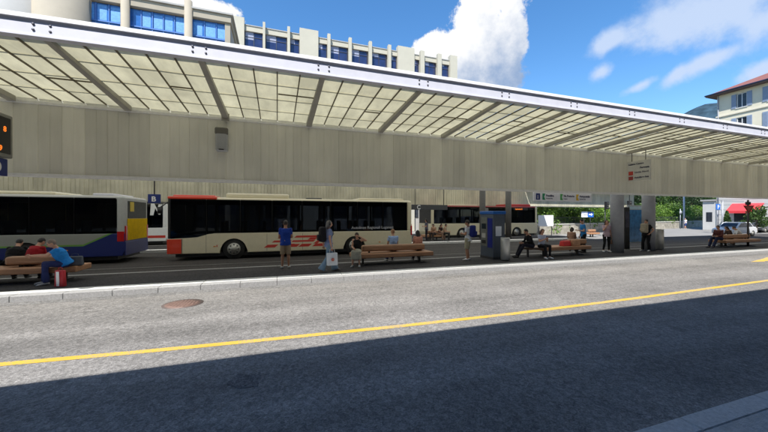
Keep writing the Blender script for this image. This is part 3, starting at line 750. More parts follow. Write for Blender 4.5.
# ================================================================== PEOPLE
DG = None
def remesh(b, name, material, parent, vox, smooth_it=4):
    me = bpy.data.meshes.new(name); b.bm.to_mesh(me); b.bm.free()
    o = bpy.data.objects.new(name, me); COL.objects.link(o)
    md = o.modifiers.new('r', 'REMESH'); md.mode = 'VOXEL'; md.voxel_size = vox
    ms = o.modifiers.new('s', 'SMOOTH'); ms.iterations = smooth_it; ms.factor = .5
    dg = bpy.context.evaluated_depsgraph_get()
    nm = bpy.data.meshes.new_from_object(o.evaluated_get(dg))
    bpy.data.objects.remove(o); bpy.data.meshes.remove(me)
    nm.materials.clear(); nm.materials.append(material)
    if name in ('shirt', 'trousers', 'shorts', 'skirt', 'hair'):
        from mathutils import noise as N
        off_ = random.uniform(0, 50); nm.update()
        for v in nm.vertices:
            c = v.co
            f = N.noise(Vector((c.x*9+off_, c.y*9, c.z*(16 if name == 'shirt' else 7)))) + .5*N.noise(Vector((c.x*20, c.y*20+off_, c.z*26)))
            v.co = c + v.normal * f * (.010 if name != 'hair' else .007)
    for p in nm.polygons: p.use_smooth = True
    nm.name = name
    o = bpy.data.objects.new(name, nm); COL.objects.link(o)
    if parent: o.parent = parent
    return o
V = Vector
def lerp(a, b_, t): return a + (b_ - a) * t

def person(label, x, y, z, rz, h=1.70, pose='stand', arms='down', top=('tshirt', (.5, .5, .5)), bottom=('trousers', (.03, .03, .04)), shoes=(.6, .6, .6),
           hair=((.03, .02, .015), 'short'), skin=None, headyaw=0, headpitch=0, fem=False, lean=0, group='people waiting at the bus station', seat=.45, girth=1.0, vox=.016, legs=None):
    """faces +Y before rz; x,y,z = the spot under the pelvis, z = floor height"""
    skin = skin or M_skin
    s = h / 1.72
    t = thing('person', label, 'person', (x, y, z), rz, group)
    sw = (.155 if fem else .172); hw = (.098 if fem else .09)
    j = {}
    if pose == 'sit':
        pz = seat / s + .10; hipz = pz - .01
        j['kn'] = [V((-.12, .43, hipz+.03)), V((.12, .43, hipz+.03))]
        fz = .08
        j['an'] = [V((-.13, .40, fz)), V((.13, .44, fz))]
        if legs == 'forward': j['an'] = [V((-.12, .72, fz)), V((.14, .62, fz))]; 
        if legs == 'tucked': j['an'] = [V((-.12, .22, fz)), V((.12, .30, fz))]
    else:
        pz = .93; hipz = .90
        j['kn'] = [V((-.10, .02, .49)), V((.10, .02, .49))]
        j['an'] = [V((-.11, -.02, .08)), V((.11, -.01, .08))]
        if pose == 'walk':
            j['kn'] = [V((-.09, .16, .50)), V((.09, -.05, .49))]
            j['an'] = [V((-.09, .26, .085)), V((.09, -.28, .12))]
        if pose == 'relaxed':
            j['kn'] = [V((-.10, .03, .49)), V((.13, .09, .48))]
            j['an'] = [V((-.12, -.02, .08)), V((.17, .03, .08))]
    pel = V((0, 0, pz)); j['hip'] = [V((-hw, 0, hipz)), V((hw, 0, hipz))]
    L = Matrix.Rotation(-lean, 3, 'X')
    up = lambda a, f=0, sx=0: pel + L @ V((sx, f, a))
    waist, chest, neck = up(.15, .0), up(.36, .005), up(.52, -.01)
    nb, hc = up(.545, .0), up(.675, .03)
    sh = [up(.462, 0, -sw), up(.462, 0, sw)]
    A = {'down': ((-.04, -.02, -.28), (-.03, .06, -.25)), 'down2': ((-.05, -.05, -.27), (.0, .10, -.24)),
         'front': ((-.05, .02, -.28), (.13, .21, .03)), 'phone': ((-.05, .12, -.25), (.13, .19, .12)), 'face': ((-.06, .16, -.22), (.17, .04, .27)),
         'lap': ((-.04, .06, -.26), (.10, .22, -.05)), 'back': ((-.10, -.14, -.24), (.02, -.10, -.24)), 'reach': ((-.02, .22, -.16), (.06, .25, .02)),
         'hair': ((-.22, .06, .0), (.25, .0, .15)), 'swingf': ((-.04, .14, -.24), (-.01, .2, -.16)), 'swingb': ((-.05, -.14, -.24), (-.01, .02, -.25)),
         'hip': ((-.15, -.06, -.23), (.10, .12, -.17)), 'pocket': ((-.09, -.04, -.27), (.05, .09, -.20)), 'hold': ((-.03, -.01, -.28), (-.01, .05, -.26))}
    if isinstance(arms, str): arms = (arms, arms)
    el, wr = [], []
    for k in (0, 1):
        o1, o2 = A[arms[k]]; sg = 1 if k == 0 else -1
        e_ = sh[k] + V((o1[0]*sg, o1[1], o1[2])); w_ = e_ + V((o2[0]*sg, o2[1], o2[2])); el.append(e_); wr.append(w_)
    foot_dir = [V((-.03, .16, 0)), V((.03, .16, 0))]
    g = girth
    HR = Matrix.Rotation(headyaw, 3, 'Z') @ Matrix.Rotation(-headpitch - lean*.3, 3, 'X')
    # ---- body: one skin grown from all the limbs together
    b = MB()
    def S(p): return p * s
    def tb(P_, r, seg=14, **kw): b.tube([S(p) for p in P_], [((a*s, c*s) if not isinstance(rr, (int, float)) else (rr*s, rr*s)) for rr in r for a, c in [rr if isinstance(rr, (tuple, list)) else (rr, rr)]], seg=seg, ref=(1, 0, 0), **kw)
    hh = .165 if fem else .155
    tb([up(-.07), up(.0), waist, chest, up(.45), up(.50), neck, nb + (hc - nb)*.6], [(hh*.75*g, .09*g), (hh*g, .115*g), ((.115 if fem else .135)*g, .095*g), (.155*g, .115*g), (.165, .10), (.10, .075), (.058, .058), (.052, .052)], seg=18)
    for k in (0, 1):
        sg = -1 if k == 0 else 1
        b.ell(S(sh[k]), (.062*s, .06*s, .06*s))
        tb([sh[k] - V((sg*.05, 0, -.01)), lerp(sh[k], el[k], .25), lerp(sh[k], el[k], .6), el[k]], [.06, .05, .044, .036], ) if False else b.tube([S(sh[k]), S(lerp(sh[k], el[k], .4)), S(el[k])], [.052*s, .046*s, .037*s], seg=12)
        b.ell(S(el[k]), (.037*s,)*3)
        b.tube([S(el[k]), S(lerp(el[k], wr[k], .35)), S(wr[k])], [.037*s, .036*s, .024*s], seg=12)
        hip, kn, an = j['hip'][k], j['kn'][k], j['an'][k]
        b.ell(S(hip), (.085*s, .085*s, .085*s))
        b.tube([S(hip), S(lerp(hip, kn, .4)), S(kn)], [.084*s, .074*s, .052*s], seg=14)
        b.ell(S(kn), (.053*s,)*3)
        b.tube([S(kn), S(lerp(kn, an, .3)), S(an)], [.052*s, .055*s, .034*s], seg=14)
        b.tube([S(an + V((0, -.05, -.03))), S(an + V((0, .0, -.03))), S(an + foot_dir[k] + V((0, -.03, -.05)))], [.032*s, .04*s, .03*s], seg=12)
        b.ell(S(an), (.036*s,)*3)
        d = (wr[k] - el[k]).normalized(); palm = wr[k] + d * .05
        b.tube([S(wr[k]), S(palm), S(wr[k] + d*.09)], [(.024*s, .02*s), (.036*s, .018*s), (.034*s, .014*s)], seg=10)
    b.ell(S(hc), (.074*s, .093*s, .112*s), M=HR)
    b.ell(S(hc + HR @ V((0, .022, -.055))), (.054*s, .064*s, .06*s), M=HR)
    b.tube([S(hc + HR @ V((0, .085, .015))), S(hc + HR @ V((0, .112, -.025))), S(hc + HR @ V((0, .085, -.038)))], [.010*s, .016*s, .014*s], seg=8)
    for sg in (-1, 1): b.ell(S(hc + HR @ V((sg*.076, -.005, -.005))), (.012*s, .022*s, .03*s), M=HR)
    body = remesh(b, 'body', skin, t, vox * .8, 3)
    # fingers, eyes and mouth join the same mesh
    b = MB(); b.bm.from_mesh(body.data); b.m(skin)
    for k in (0, 1):
        sg = -1 if k == 0 else 1
        d = (wr[k] - el[k]).normalized(); inn = V((-sg, 0, 0)); inn = (inn - d*inn.dot(d)).normalized(); sd = d.cross(inn).normalized()
        if sd.y < 0: sd = -sd
        base = wr[k] + d*.085
        for q_, (o_, ln) in enumerate(((-.028, .055), (-.010, .07), (.009, .078), (.027, .068))):
            p0 = base + sd*o_; p1 = p0 + d*ln*.5 + inn*.006; p2 = p1 + d*ln*.38 + inn*(.018 + .004*q_)
            b.tube([S(p0 - d*.02), S(p0), S(p1), S(p2)], [.0095*s, .0095*s, .009*s, .007*s], seg=8)
        p0 = wr[k] + d*.035 + sd*.03
        b.tube([S(p0 - sd*.015), S(p0 + sd*.018 + d*.02), S(p0 + sd*.022 + d*.05 + inn*.012)], [.012*s, .011*s, .008*s], seg=8)
    b.m(M_eye)
    for sg in (-1, 1):
        b.ell(S(hc + HR @ V((sg*.030, .083, .008))), (.013*s, .008*s, .008*s), M=HR, u=8, v=6)
        b.ell(S(hc + HR @ V((sg*.031, .086, .028))), (.018*s, .006*s, .004*s), M=HR, u=8, v=6)
    b.m(M_lip); b.ell(S(hc + HR @ V((0, .083, -.060))), (.023*s, .010*s, .007*s), M=HR, u=8, v=6)
    me = bpy.data.meshes.new('body'); b.bm.to_mesh(me); b.bm.free()
    for mm in b.mats: me.materials.append(mm)
    old = body.data; body.data = me; bpy.data.meshes.remove(old)
    # ---- top
    kind, colr = top; e = .016
    b = MB()
    low = -.10 if kind in ('tshirt', 'shirt', 'blouse') else .02
    if pose == 'sit': low = max(low, -.04)
    tb([up(low), up(.02), waist, chest, up(.46), up(.512)], [(hh*g+e+.006, .125*g+e), (hh*g+e, .12*g+e), ((.122 if fem else .142)*g+e, .10*g+e), (.16*g+e, .12*g+e), (.165+e*.6, .10+e), (.085, .075)], seg=20)
    if fem and kind != 'none':
        for sg in (-1, 1): b.ell(S(up(.34, .095, sg*.07)), (.065*s, .05*s, .06*s))
    for k in (0, 1):
        if kind in ('tank', 'none'): continue
        fr = {'tshirt': .62, 'shirt': 1.0, 'blouse': .7}[kind]
        b.ell(S(sh[k]), (.066*s,)*3)
        b.tube([S(sh[k]), S(lerp(sh[k], el[k], .3)), S(lerp(sh[k], el[k], fr))], [.057*s, .056*s, (.050 if fr < 1 else .046)*s], seg=14)
        if kind == 'shirt':
            b.ell(S(el[k]), (.05*s,)*3); b.tube([S(el[k]), S(lerp(el[k], wr[k], .95))], [.05*s, .038*s], seg=12)
    remesh(b, 'shirt', colr if isinstance(colr, bpy.types.Material) else cloth('c%02x%02x%02x' % tuple(int(c*255) for c in colr), colr), t, vox, 3)
    # ---- bottom
    kind2, col2 = bottom; bm_ = col2 if isinstance(col2, bpy.types.Material) else cloth('c%02x%02x%02x' % tuple(int(c*255) for c in col2), col2)
    b = MB()
    if kind2 in ('skirt', 'dress'):
        if pose == 'sit':
            km = (j['kn'][0] + j['kn'][1]) / 2
            b.tube([S(up(.10)), S(pel), S(lerp(pel, km, .5)), S(km + V((0, .03, -.02)))], [(.15*s, .11*s), (.18*s, .12*s), (.19*s, .11*s), (.2*s, .10*s)], seg=18, ref=(1, 0, 0))
            b.tube([S(km + V((0, .0, .03))), S((j['an'][0] + j['an'][1]) / 2 + V((0, -.02, .22)))], [(.2*s, .10*s), (.22*s, .12*s)], seg=18, ref=(1, 0, 0))
        else:
            tb([up(.12), up(0), V((0, .01, .70)), V((0, .01, .46))], [(.135*g+e, .11*g+e), (hh*g+e*1.5, .13*g+e), (.19, .15), (.23, .19)], seg=20)
        nm_ = 'skirt'
    else:
        tb([up(.10), up(0), up(-.08)], [((.125 if fem else .14)*g+.01, .105*g+.012), (hh*g+.016, .12*g+.014), (hh*g*.8, .10*g)], seg=18)
        for k in (0, 1):
            hip, kn, an = j['hip'][k], j['kn'][k], j['an'][k]
            b.ell(S(hip), (.10*s,)*3)
            if kind2 == 'shorts':
                b.tube([S(hip), S(lerp(hip, kn, .5)), S(lerp(hip, kn, .98))], [.102*s, .096*s, .086*s], seg=16)
            elif kind2 == 'leggings':
                b.tube([S(hip), S(lerp(hip, kn, .4)), S(kn)], [.094*s, .082*s, .060*s], seg=14); b.ell(S(kn), (.06*s,)*3)
                b.tube([S(kn), S(lerp(kn, an, .3)), S(an + V((0, 0, .03)))], [.06*s, .062*s, .042*s], seg=14)
            else:
                fl_ = .125 if kind2 == 'flared' else .068
                b.tube([S(hip), S(lerp(hip, kn, .4)), S(kn)], [.10*s, .09*s, .07*s], seg=14); b.ell(S(kn), (.071*s,)*3)
                b.tube([S(kn), S(lerp(kn, an, .4)), S(an + V((0, 0, -.03 if kind2 == 'flared' else .0)))], [.07*s, (.078 if kind2 == 'flared' else .072)*s, fl_*s], seg=16)
        nm_ = {'shorts': 'shorts', 'leggings': 'leggings'}.get(kind2, 'trousers')
    remesh(b, nm_, bm_, t, vox, 3)
    # ---- shoes
    sm = cloth('s%02x%02x%02x' % tuple(int(c*255) for c in shoes), shoes)
    for k in (0, 1):
        an = j['an'][k]; b = MB(); f = foot_dir[k]
        b.tube([S(an + V((0, -.065, -.045))), S(an + V((0, -.02, -.03))), S(an + f*.5 + V((0, 0, -.042))), S(an + f + V((0, .0, -.055))), S(an + f*1.25 + V((0, 0, -.062)))],
               [(.030*s, .026*s), (.044*s, .045*s), (.045*s, .036*s), (.046*s, .026*s), (.026*s, .014*s)], seg=14, ref=(1, 0, 0))
        b.build('shoe', sm, t)
    # ---- hair
    hcx, hk = hair
    if hk != 'bald':
        hm = mat('hair_%02x%02x%02x' % tuple(int(c*255) for c in hcx), hcx, .6, var=.4, scale=30, bump=.6, bscale=70, stretch=(4, 4, .8))
        b = MB()
        b.ell(S(hc + HR @ V((0, -.018, .022))), (.084*s, .094*s, .108*s), M=HR)
        if hk in ('long', 'bob'):
            dn = {'long': .30, 'bob': .16}[hk]
            b.tube([S(hc + HR @ V((0, -.04, .04))), S(hc + HR @ V((0, -.06, -.06))), S(hc + L @ V((0, -.085, -dn*.7))), S(hc + L @ V((0, -.075, -dn)))], [(.082*s, .06*s), (.09*s, .055*s), (.085*s, .04*s), (.05*s, .025*s)], seg=16, ref=(1, 0, 0))
            for sg in (-1, 1): b.tube([S(hc + HR @ V((sg*.05, .02, .07))), S(hc + HR @ V((sg*.082, .0, .0))), S(hc + HR @ V((sg*.078, -.01, -.12)))], [.03*s, .026*s, .014*s], seg=10)
        if hk == 'bun': b.ell(S(hc + HR @ V((0, -.11, .06))), (.045*s, .04*s, .045*s))
        if hk == 'ponytail': b.tube([S(hc + HR @ V((0, -.09, .05))), S(hc + HR @ V((0, -.14, 0))), S(hc + HR @ V((0, -.12, -.16)))], [.02*s, .03*s, .012*s], seg=10)
        o = remesh(b, 'hair', hm, t, .011, 2)
    t['_'] = 1; del t['_']
    return dict(root=t, hc=hc*s, wr=[w*s for w in wr], el=[w*s for w in el], neck=neck*s, chest=chest*s, HR=HR, s=s, pel=pel*s)

def world(pd, p):
    t = pd['root']; return Matrix.Translation(t.location) @ Matrix.Rotation(t.rotation_euler.z, 4, 'Z') @ V(p)
def backpack(pd, label, col, size=1.0, front=False):
    t = pd['root']; c = pd['chest']; sg = 1 if front else -1
    w = world(pd, (0, 0, 0))
    r = thing('backpack', label, 'backpack', tuple(w), t.rotation_euler.z, 'backpacks')
    m_ = cloth('pack%02x%02x%02x' % tuple(int(k*255) for k in col), col)
    b = MB(); q = size
    b.box(-.15*q, -.10*q, -.24*q, .15*q, .08*q, .22*q, bev=.06*q, seg=3); o = b.build('main_pouch', m_, r, smooth=True); o.location = c + V((0, sg*.21, -.02))
    b = MB(); b.box(-.11*q, -.05*q, -.12*q, .11*q, .03*q, .06*q, bev=.03*q, seg=2); o = b.build('front_pocket', m_, r, smooth=True); o.location = c + V((0, sg*(.21+.11*q) , -.10))
    for s_ in (-1, 1):
        b = MB(); y_ = sg
        b.tube([c + V((s_*.09, y_*.13, .14)), c + V((s_*.11, y_*.03, .185)), c + V((s_*.11, -y_*.12, .12)), c + V((s_*.11, -y_*.145, -.02)), c + V((s_*.14, -y_*.02, -.14)), c + V((s_*.11, y_*.13, -.18))], [(.022, .007)]*6, seg=8, ref=(1, 0, 0))
        b.build('strap', m_, r)
    return r
def bag(name, label, loc, w, d, h, m_, rz=0, handle=.12, taper=.9, stripe=None, marks=None):
    r = thing(name, label, 'bag', loc, rz)
    b = MB()
    V8 = [(-w/2*taper, -d/2*taper, 0), (w/2*taper, -d/2*taper, 0), (w/2*taper, d/2*taper, 0), (-w/2*taper, d/2*taper, 0), (-w/2, -d/2*.6, h), (w/2, -d/2*.6, h), (w/2, d/2*.6, h), (-w/2, d/2*.6, h)]
    vs = [b.bm.verts.new(v) for v in V8]
    fs = [b.bm.faces.new([vs[i] for i in q]) for q in ((3,2,1,0),(4,5,6,7),(0,1,5,4),(1,2,6,5),(2,3,7,6),(3,0,4,7))]
    bmesh.ops.bevel(b.bm, geom=list({e for f in fs for e in f.edges}), offset=min(w, d)*.14, segments=2, affect='EDGES', profile=.5)
    b.build('pouch', m_, r, smooth=True)
    if stripe:
        b = MB(); b.box(-w*.20, -d/2*.95-.004, h*.06, w*.12, -d/2*.80, h*.93, M=Matrix.Rotation(R(2), 4, 'X')); b.build('stripe', stripe, r)
    b = MB(); b.tube([(-w*.25, 0, h*.98), (-w*.2, 0, h+handle*.8), (0, 0, h+handle), (w*.2, 0, h+handle*.8), (w*.25, 0, h*.98)], .008, seg=6); b.build('handle', m_, r)
    return r

PZ = .15
def px(u, Y): return XatY(u, Y)
# 1 blue shirt man standing with his back to us
Y = 12.15
person('man in blue shirt and beige shorts standing back to us before the cream bus', px(285.5, Y), Y, PZ, R(-4), 1.74, 'stand', 'front', ('tshirt', (.012, .045, .30)), ('shorts', (.33, .25, .17)), (.5, .5, .48), ((.03, .022, .018), 'short'), M_skin2, headpitch=.35, girth=1.12)
# 2 woman walking right with headphones, flared jeans
Y = 10.95
p2 = person('woman in light blue top and flared jeans walking right with black headphones', px(328.5, Y), Y, PZ, R(-82), 1.74, 'walk', ('swingb', 'hold'), ('tshirt', (.20, .25, .42)), ('flared', (.17, .25, .33)), (.25, .22, .2), ((.16, .15, .15), 'bob'), fem=True, headpitch=.1)
backpack(p2, 'black backpack on the back of the woman with headphones', (.012, .012, .016), 1.12)
t = thing('headphones', 'black headphones worn by the walking woman in flared jeans', 'headphones', tuple(world(p2, p2['hc'])), p2['root'].rotation_euler.z)
b = MB(); b.tube([(math.cos(a)*.095, -.005, math.sin(a)*.13) for a in [i*math.pi/10 for i in range(11)]], [(.012, .014)]*11, seg=8, ref=(0, 1, 0)); b.build('headband', M_black, t)
for sg in (-1, 1):
    b = MB(); b.tube([(sg*.072, -.005, -.01), (sg*.112, -.005, -.01)], [.036, .032], seg=16, ref=(0, 1, 0)); b.build('ear_cup', M_black, t)
w = world(p2, p2['wr'][1])
bw = bag('plastic_bag', 'white plastic carrier bag with red print held by the walking woman in flared jeans', (w.x+.02, w.y-.03, w.z-.62), .36, .16, .42, mat('bag_white', (.62, .64, .66), .45, var=.12, scale=6), R(8), .16, 1.0)
b = MB(); b.tube([(0, -.085, .20), (0, -.079, .20)], .055, seg=20, ref=(1, 0, 0)); b.build('print', mat('bag_print', (.55, .15, .10), .6, var=.4, scale=30), bw)
# 3 bent woman left of the bench
Y = 12.0
person('woman in black top and light skirt sitting left on the bench, hand at head', px(357.5, Y), Y, PZ, R(158), 1.62, 'sit', ('hair', 'lap'), ('tank', (.012, .012, .014)), ('skirt', (.34, .33, .27)), (.3, .3, .28), ((.05, .03, .02), 'short'), M_skin, fem=True, headpitch=.5, lean=.22, seat=.45)
# 4, 5 bench sitters with their backs to us
Y = 12.42
person('man in light blue shirt sitting on the bench with his back to us', px(393.5, Y), Y, PZ, R(3), 1.74, 'sit', 'lap', ('tshirt', (.30, .44, .72)), ('trousers', (.02, .03, .12)), (.3, .3, .3), ((.30, .15, .07), 'short'), lean=.08, headpitch=.15)
person('dark haired woman in salmon pink top bent forward on the bench', px(418.5, Y), Y, PZ, R(-8), 1.64, 'sit', 'lap', ('blouse', (.50, .235, .175)), ('trousers', (.03, .03, .05)), (.1, .1, .1), ((.015, .012, .012), 'long'), fem=True, lean=.18, headpitch=.25, girth=1.15)
# 6 man with the blue backpack
Y = 11.85
p6 = person('man in white tee and khaki shorts wearing a blue backpack beside the ticket machine', px(468, Y), Y, PZ, R(35), 1.72, 'relaxed', ('front', 'front'), ('tshirt', (.55, .60, .68)), ('shorts', (.33, .31, .22)), (.62, .6, .6), ((.02, .015, .012), 'short'), M_skin2, headyaw=.2, headpitch=.4)
backpack(p6, 'navy blue backpack on the man in khaki shorts', (.012, .02, .14), 1.08)
# 7 left bench people
Y = 12.15
person('person in dark red shirt sitting at the left bench with back turned', px(30, Y), Y, PZ, R(-20), 1.66, 'sit', 'lap', ('shirt', (.30, .012, .02)), ('trousers', (.02, .02, .03)), (.05, .05, .05), ((.015, .012, .01), 'short'), lean=.45, headpitch=.5, girth=1.3)
Y = 12.35
person('person in black coat hunched on the far left of the left bench', px(13, Y), Y, PZ, R(10), 1.66, 'sit', 'lap', ('shirt', (.010, .010, .012)), ('trousers', (.015, .015, .02)), (.05, .05, .05), ((.01, .01, .01), 'short'), lean=.55, headpitch=.5, girth=1.3)
Y = 11.55
p7 = person('grey haired woman in bright blue shirt and jeans sitting on the left bench', px(66, Y), Y, PZ, R(118), 1.66, 'sit', ('reach', 'reach'), ('tshirt', (.02, .22, .62)), ('trousers', (.025, .035, .12)), (.35, .35, .38), ((.22, .17, .14), 'short'), fem=True, lean=.42, headpitch=.35, girth=1.3)
M_rbag = mat('bag_red', (.45, .02, .03), .6, var=.1)
gx, gy = g2(59, 287, PZ)
bag('shopping_bag', 'red and white shopping bag at the feet of the woman in bright blue', (gx, gy+.06, PZ), .24, .12, .44, M_rbag, R(-20), .08, 1.0, stripe=M_white)
bag('handbag', 'grey handbag on the bench right of the woman in bright blue', (px(76, 11.8), 11.75, .60), .34, .2, .27, mat('handbag_grey', (.07, .08, .10), .7, var=.3), R(10), .08, 1.1)
# 8 people right of the machine
Y = 11.75
person('person all in black sitting bent forward left of the woman in the white tee', px(531.5, Y), Y, PZ, R(75), 1.74, 'sit', 'lap', ('shirt', (.010, .010, .012)), ('trousers', (.018, .018, .03)), (.03, .03, .03), ((.012, .01, .01), 'short'), lean=.35, headpitch=.4, legs='forward', seat=.45)
Y = 11.55
p8 = person('long haired woman in white tee with white shoes sitting and looking at her phone', px(541.5, Y), Y, PZ, R(172), 1.66, 'sit', ('phone', 'phone'), ('tshirt', (.42, .46, .60)), ('leggings', (.012, .012, .014)), (.7, .7, .72), ((.10, .045, .03), 'long'), fem=True, lean=.05, headpitch=.35)
w = (world(p8, p8['wr'][0]) + world(p8, p8['wr'][1])) / 2
t = thing('phone', 'dark phone held by the seated woman in white tee', 'phone', (w.x, w.y-.03, w.z-.02), R(172))
b = MB(); b.box(-.037, -.005, 0, .037, .005, .15, bev=.004, seg=1); b.build('case', mat('phone_case', (.03, .05, .16), .3, var=0), t)
b = MB(); b.box(-.033, -.0065, .008, .033, -.0052, .142); b.build('screen', M_wglass, t)
# stool-like end of a low bench beneath the two sitters
t = thing('low_bench', 'short dark bench under the woman in white tee and the person in black', 'bench', (px(524, 11.95), 11.95, PZ), 0)
Lb = px(547, 11.95) - px(524, 11.95)
b = MB(); b.box(0, -.3, .36, Lb, .25, .45, bev=.02, seg=2); b.build('seat', mat('dark_bench', (.10, .06, .04), .6, var=.2), t)
for xx in (.2, Lb-.24):
    b = MB(); b.box(xx, -.05, 0, xx+.04, .05, .36); b.build('leg', M_dark, t)
# 9 bench C
Y = 12.35
bag('red_bag', 'bright red bag lying on the wooden bench right of the woman in white tee', (px(562.5, 12.0), 11.85, .60), .52, .28, .26, mat('tote_red', (.58, .03, .03), .6, var=.1), R(5), .06, 1.05)
bag('holdall', 'brown paper bag leaning on the bench back near the man in blue', (px(574, 11.8), 11.72, .60), .45, .2, .30, mat('tan_bag', (.42, .22, .12), .7, var=.25), R(-4), .04, .95)
person('woman in beige and brown top sitting behind the bench with the red bag', px(573.5, 12.6), 12.75, PZ, R(-60), 1.62, 'sit', 'lap', ('shirt', (.34, .20, .14)), ('trousers', (.04, .02, .02)), (.1, .08, .07), ((.03, .018, .012), 'bob'), fem=True, lean=.3, headpitch=.3, seat=.50)
Y = 12.5
person('man in bright blue shirt and black trousers standing behind the bench with the red bag', px(583.5, Y), Y, PZ, R(60), 1.74, 'stand', ('front', 'down'), ('tshirt', (.03, .20, .50)), ('trousers', (.012, .012, .016)), (.03, .03, .03), ((.015, .012, .012), 'short'), M_skin, headpitch=.45, headyaw=.3, lean=.08)
Y = 12.3
p9 = person('woman in pale pink blouse and black leggings standing left of the first thick column', px(606.5, Y), Y, PZ, R(150), 1.68, 'relaxed', ('down', 'face'), ('blouse', (.48, .36, .43)), ('leggings', (.012, .012, .014)), (.66, .66, .66), ((.06, .025, .015), 'long'), fem=True, headpitch=.1)
w = world(p9, p9['wr'][0]); bag('handbag', 'small brown handbag held by the woman in pink blouse', (w.x, w.y, w.z-.42), .22, .1, .22, mat('handbag_brown', (.14, .07, .04), .6, var=.2), R(30), .14, 1)
Y = 11.85
p10 = person('woman in black at the second thick column, holding a hand to her face', px(646.5, Y), Y, PZ, R(95), 1.70, 'relaxed', ('hip', 'face'), ('tshirt', (.010, .010, .012)), ('trousers', (.012, .012, .014)), (.5, .5, .5), ((.015, .012, .01), 'bun'), fem=True, headpitch=.2, girth=1.2)
backpack(p10, 'beige backpack carried in front by the woman in black', (.33, .29, .22), 1.1, front=True)
# 10 right bench
Y = 11.8
person('person in dark clothes sitting with legs stretched left on the farthest right bench', px(719.5, Y), Y, PZ, R(85), 1.72, 'sit', 'lap', ('shirt', (.09, .03, .03)), ('trousers', (.015, .02, .05)), (.05, .05, .06), ((.02, .015, .012), 'short'), lean=.15, headpitch=.3, legs='forward')
Y = 12.2
person('dark haired person in brown jacket sitting in the middle of the farthest right bench', px(731, Y), Y, PZ, R(60), 1.64, 'sit', 'lap', ('shirt', (.05, .03, .025)), ('trousers', (.03, .03, .03)), (.05, .05, .05), ((.015, .012, .01), 'long'), fem=True, lean=.35, headpitch=.3)
Y = 12.25
person('person in white shirt sitting at the right end of the farthest right bench', px(741.5, Y), Y, PZ, R(40), 1.68, 'sit', 'lap', ('shirt', (.62, .64, .68)), ('trousers', (.12, .07, .05)), (.1, .1, .1), ((.03, .02, .015), 'short'), lean=.5, headpitch=.3, girth=1.1)
# 11 small far pedestrian
x_, y_ = px(685.5, 33.0), 33.0
person('small distant pedestrian in white tee and blue shorts walking along the stone wall', x_, y_, -.02, R(80), 1.72, 'walk', ('swingf', 'swingb'), ('tshirt', (.75, .75, .78)), ('shorts', (.03, .05, .16)), (.3, .3, .3), ((.03, .02, .015), 'short'), M_skin, vox=.022)
# 12 middle platform people
for i, (u, yy, lab, tc_, bc, ps, rz_, hr) in enumerate([
    (426.5, 22.0, 'dark haired person in grey top standing on the middle platform under the letter C sign', (.10, .10, .14), (.02, .02, .03), 'stand', 60, 'long'),
    (434.5, 22.1, 'person in tan top sitting on the middle platform by the pale bus door frame', (.40, .24, .15), (.05, .04, .04), 'sit', 120, 'short'),
    (439.5, 22.3, 'person in dark top with bare knees sitting on the middle platform', (.05, .03, .03), (.25, .16, .12), 'sit', 200, 'bob'),
    (443.5, 22.0, 'person in cream top sitting rightmost on the middle platform bench', (.36, .26, .18), (.03, .03, .03), 'sit', 230, 'short')]):
    person(lab, px(u, yy), yy, PZ, R(rz_), 1.68, ps, 'lap' if ps == 'sit' else 'front', ('tshirt', tc_), ('trousers', bc), (.1, .1, .1), ((.02, .015, .012), hr), fem=(i in (0, 2)), lean=.25 if ps == 'sit' else 0, headpitch=.3, vox=.022)

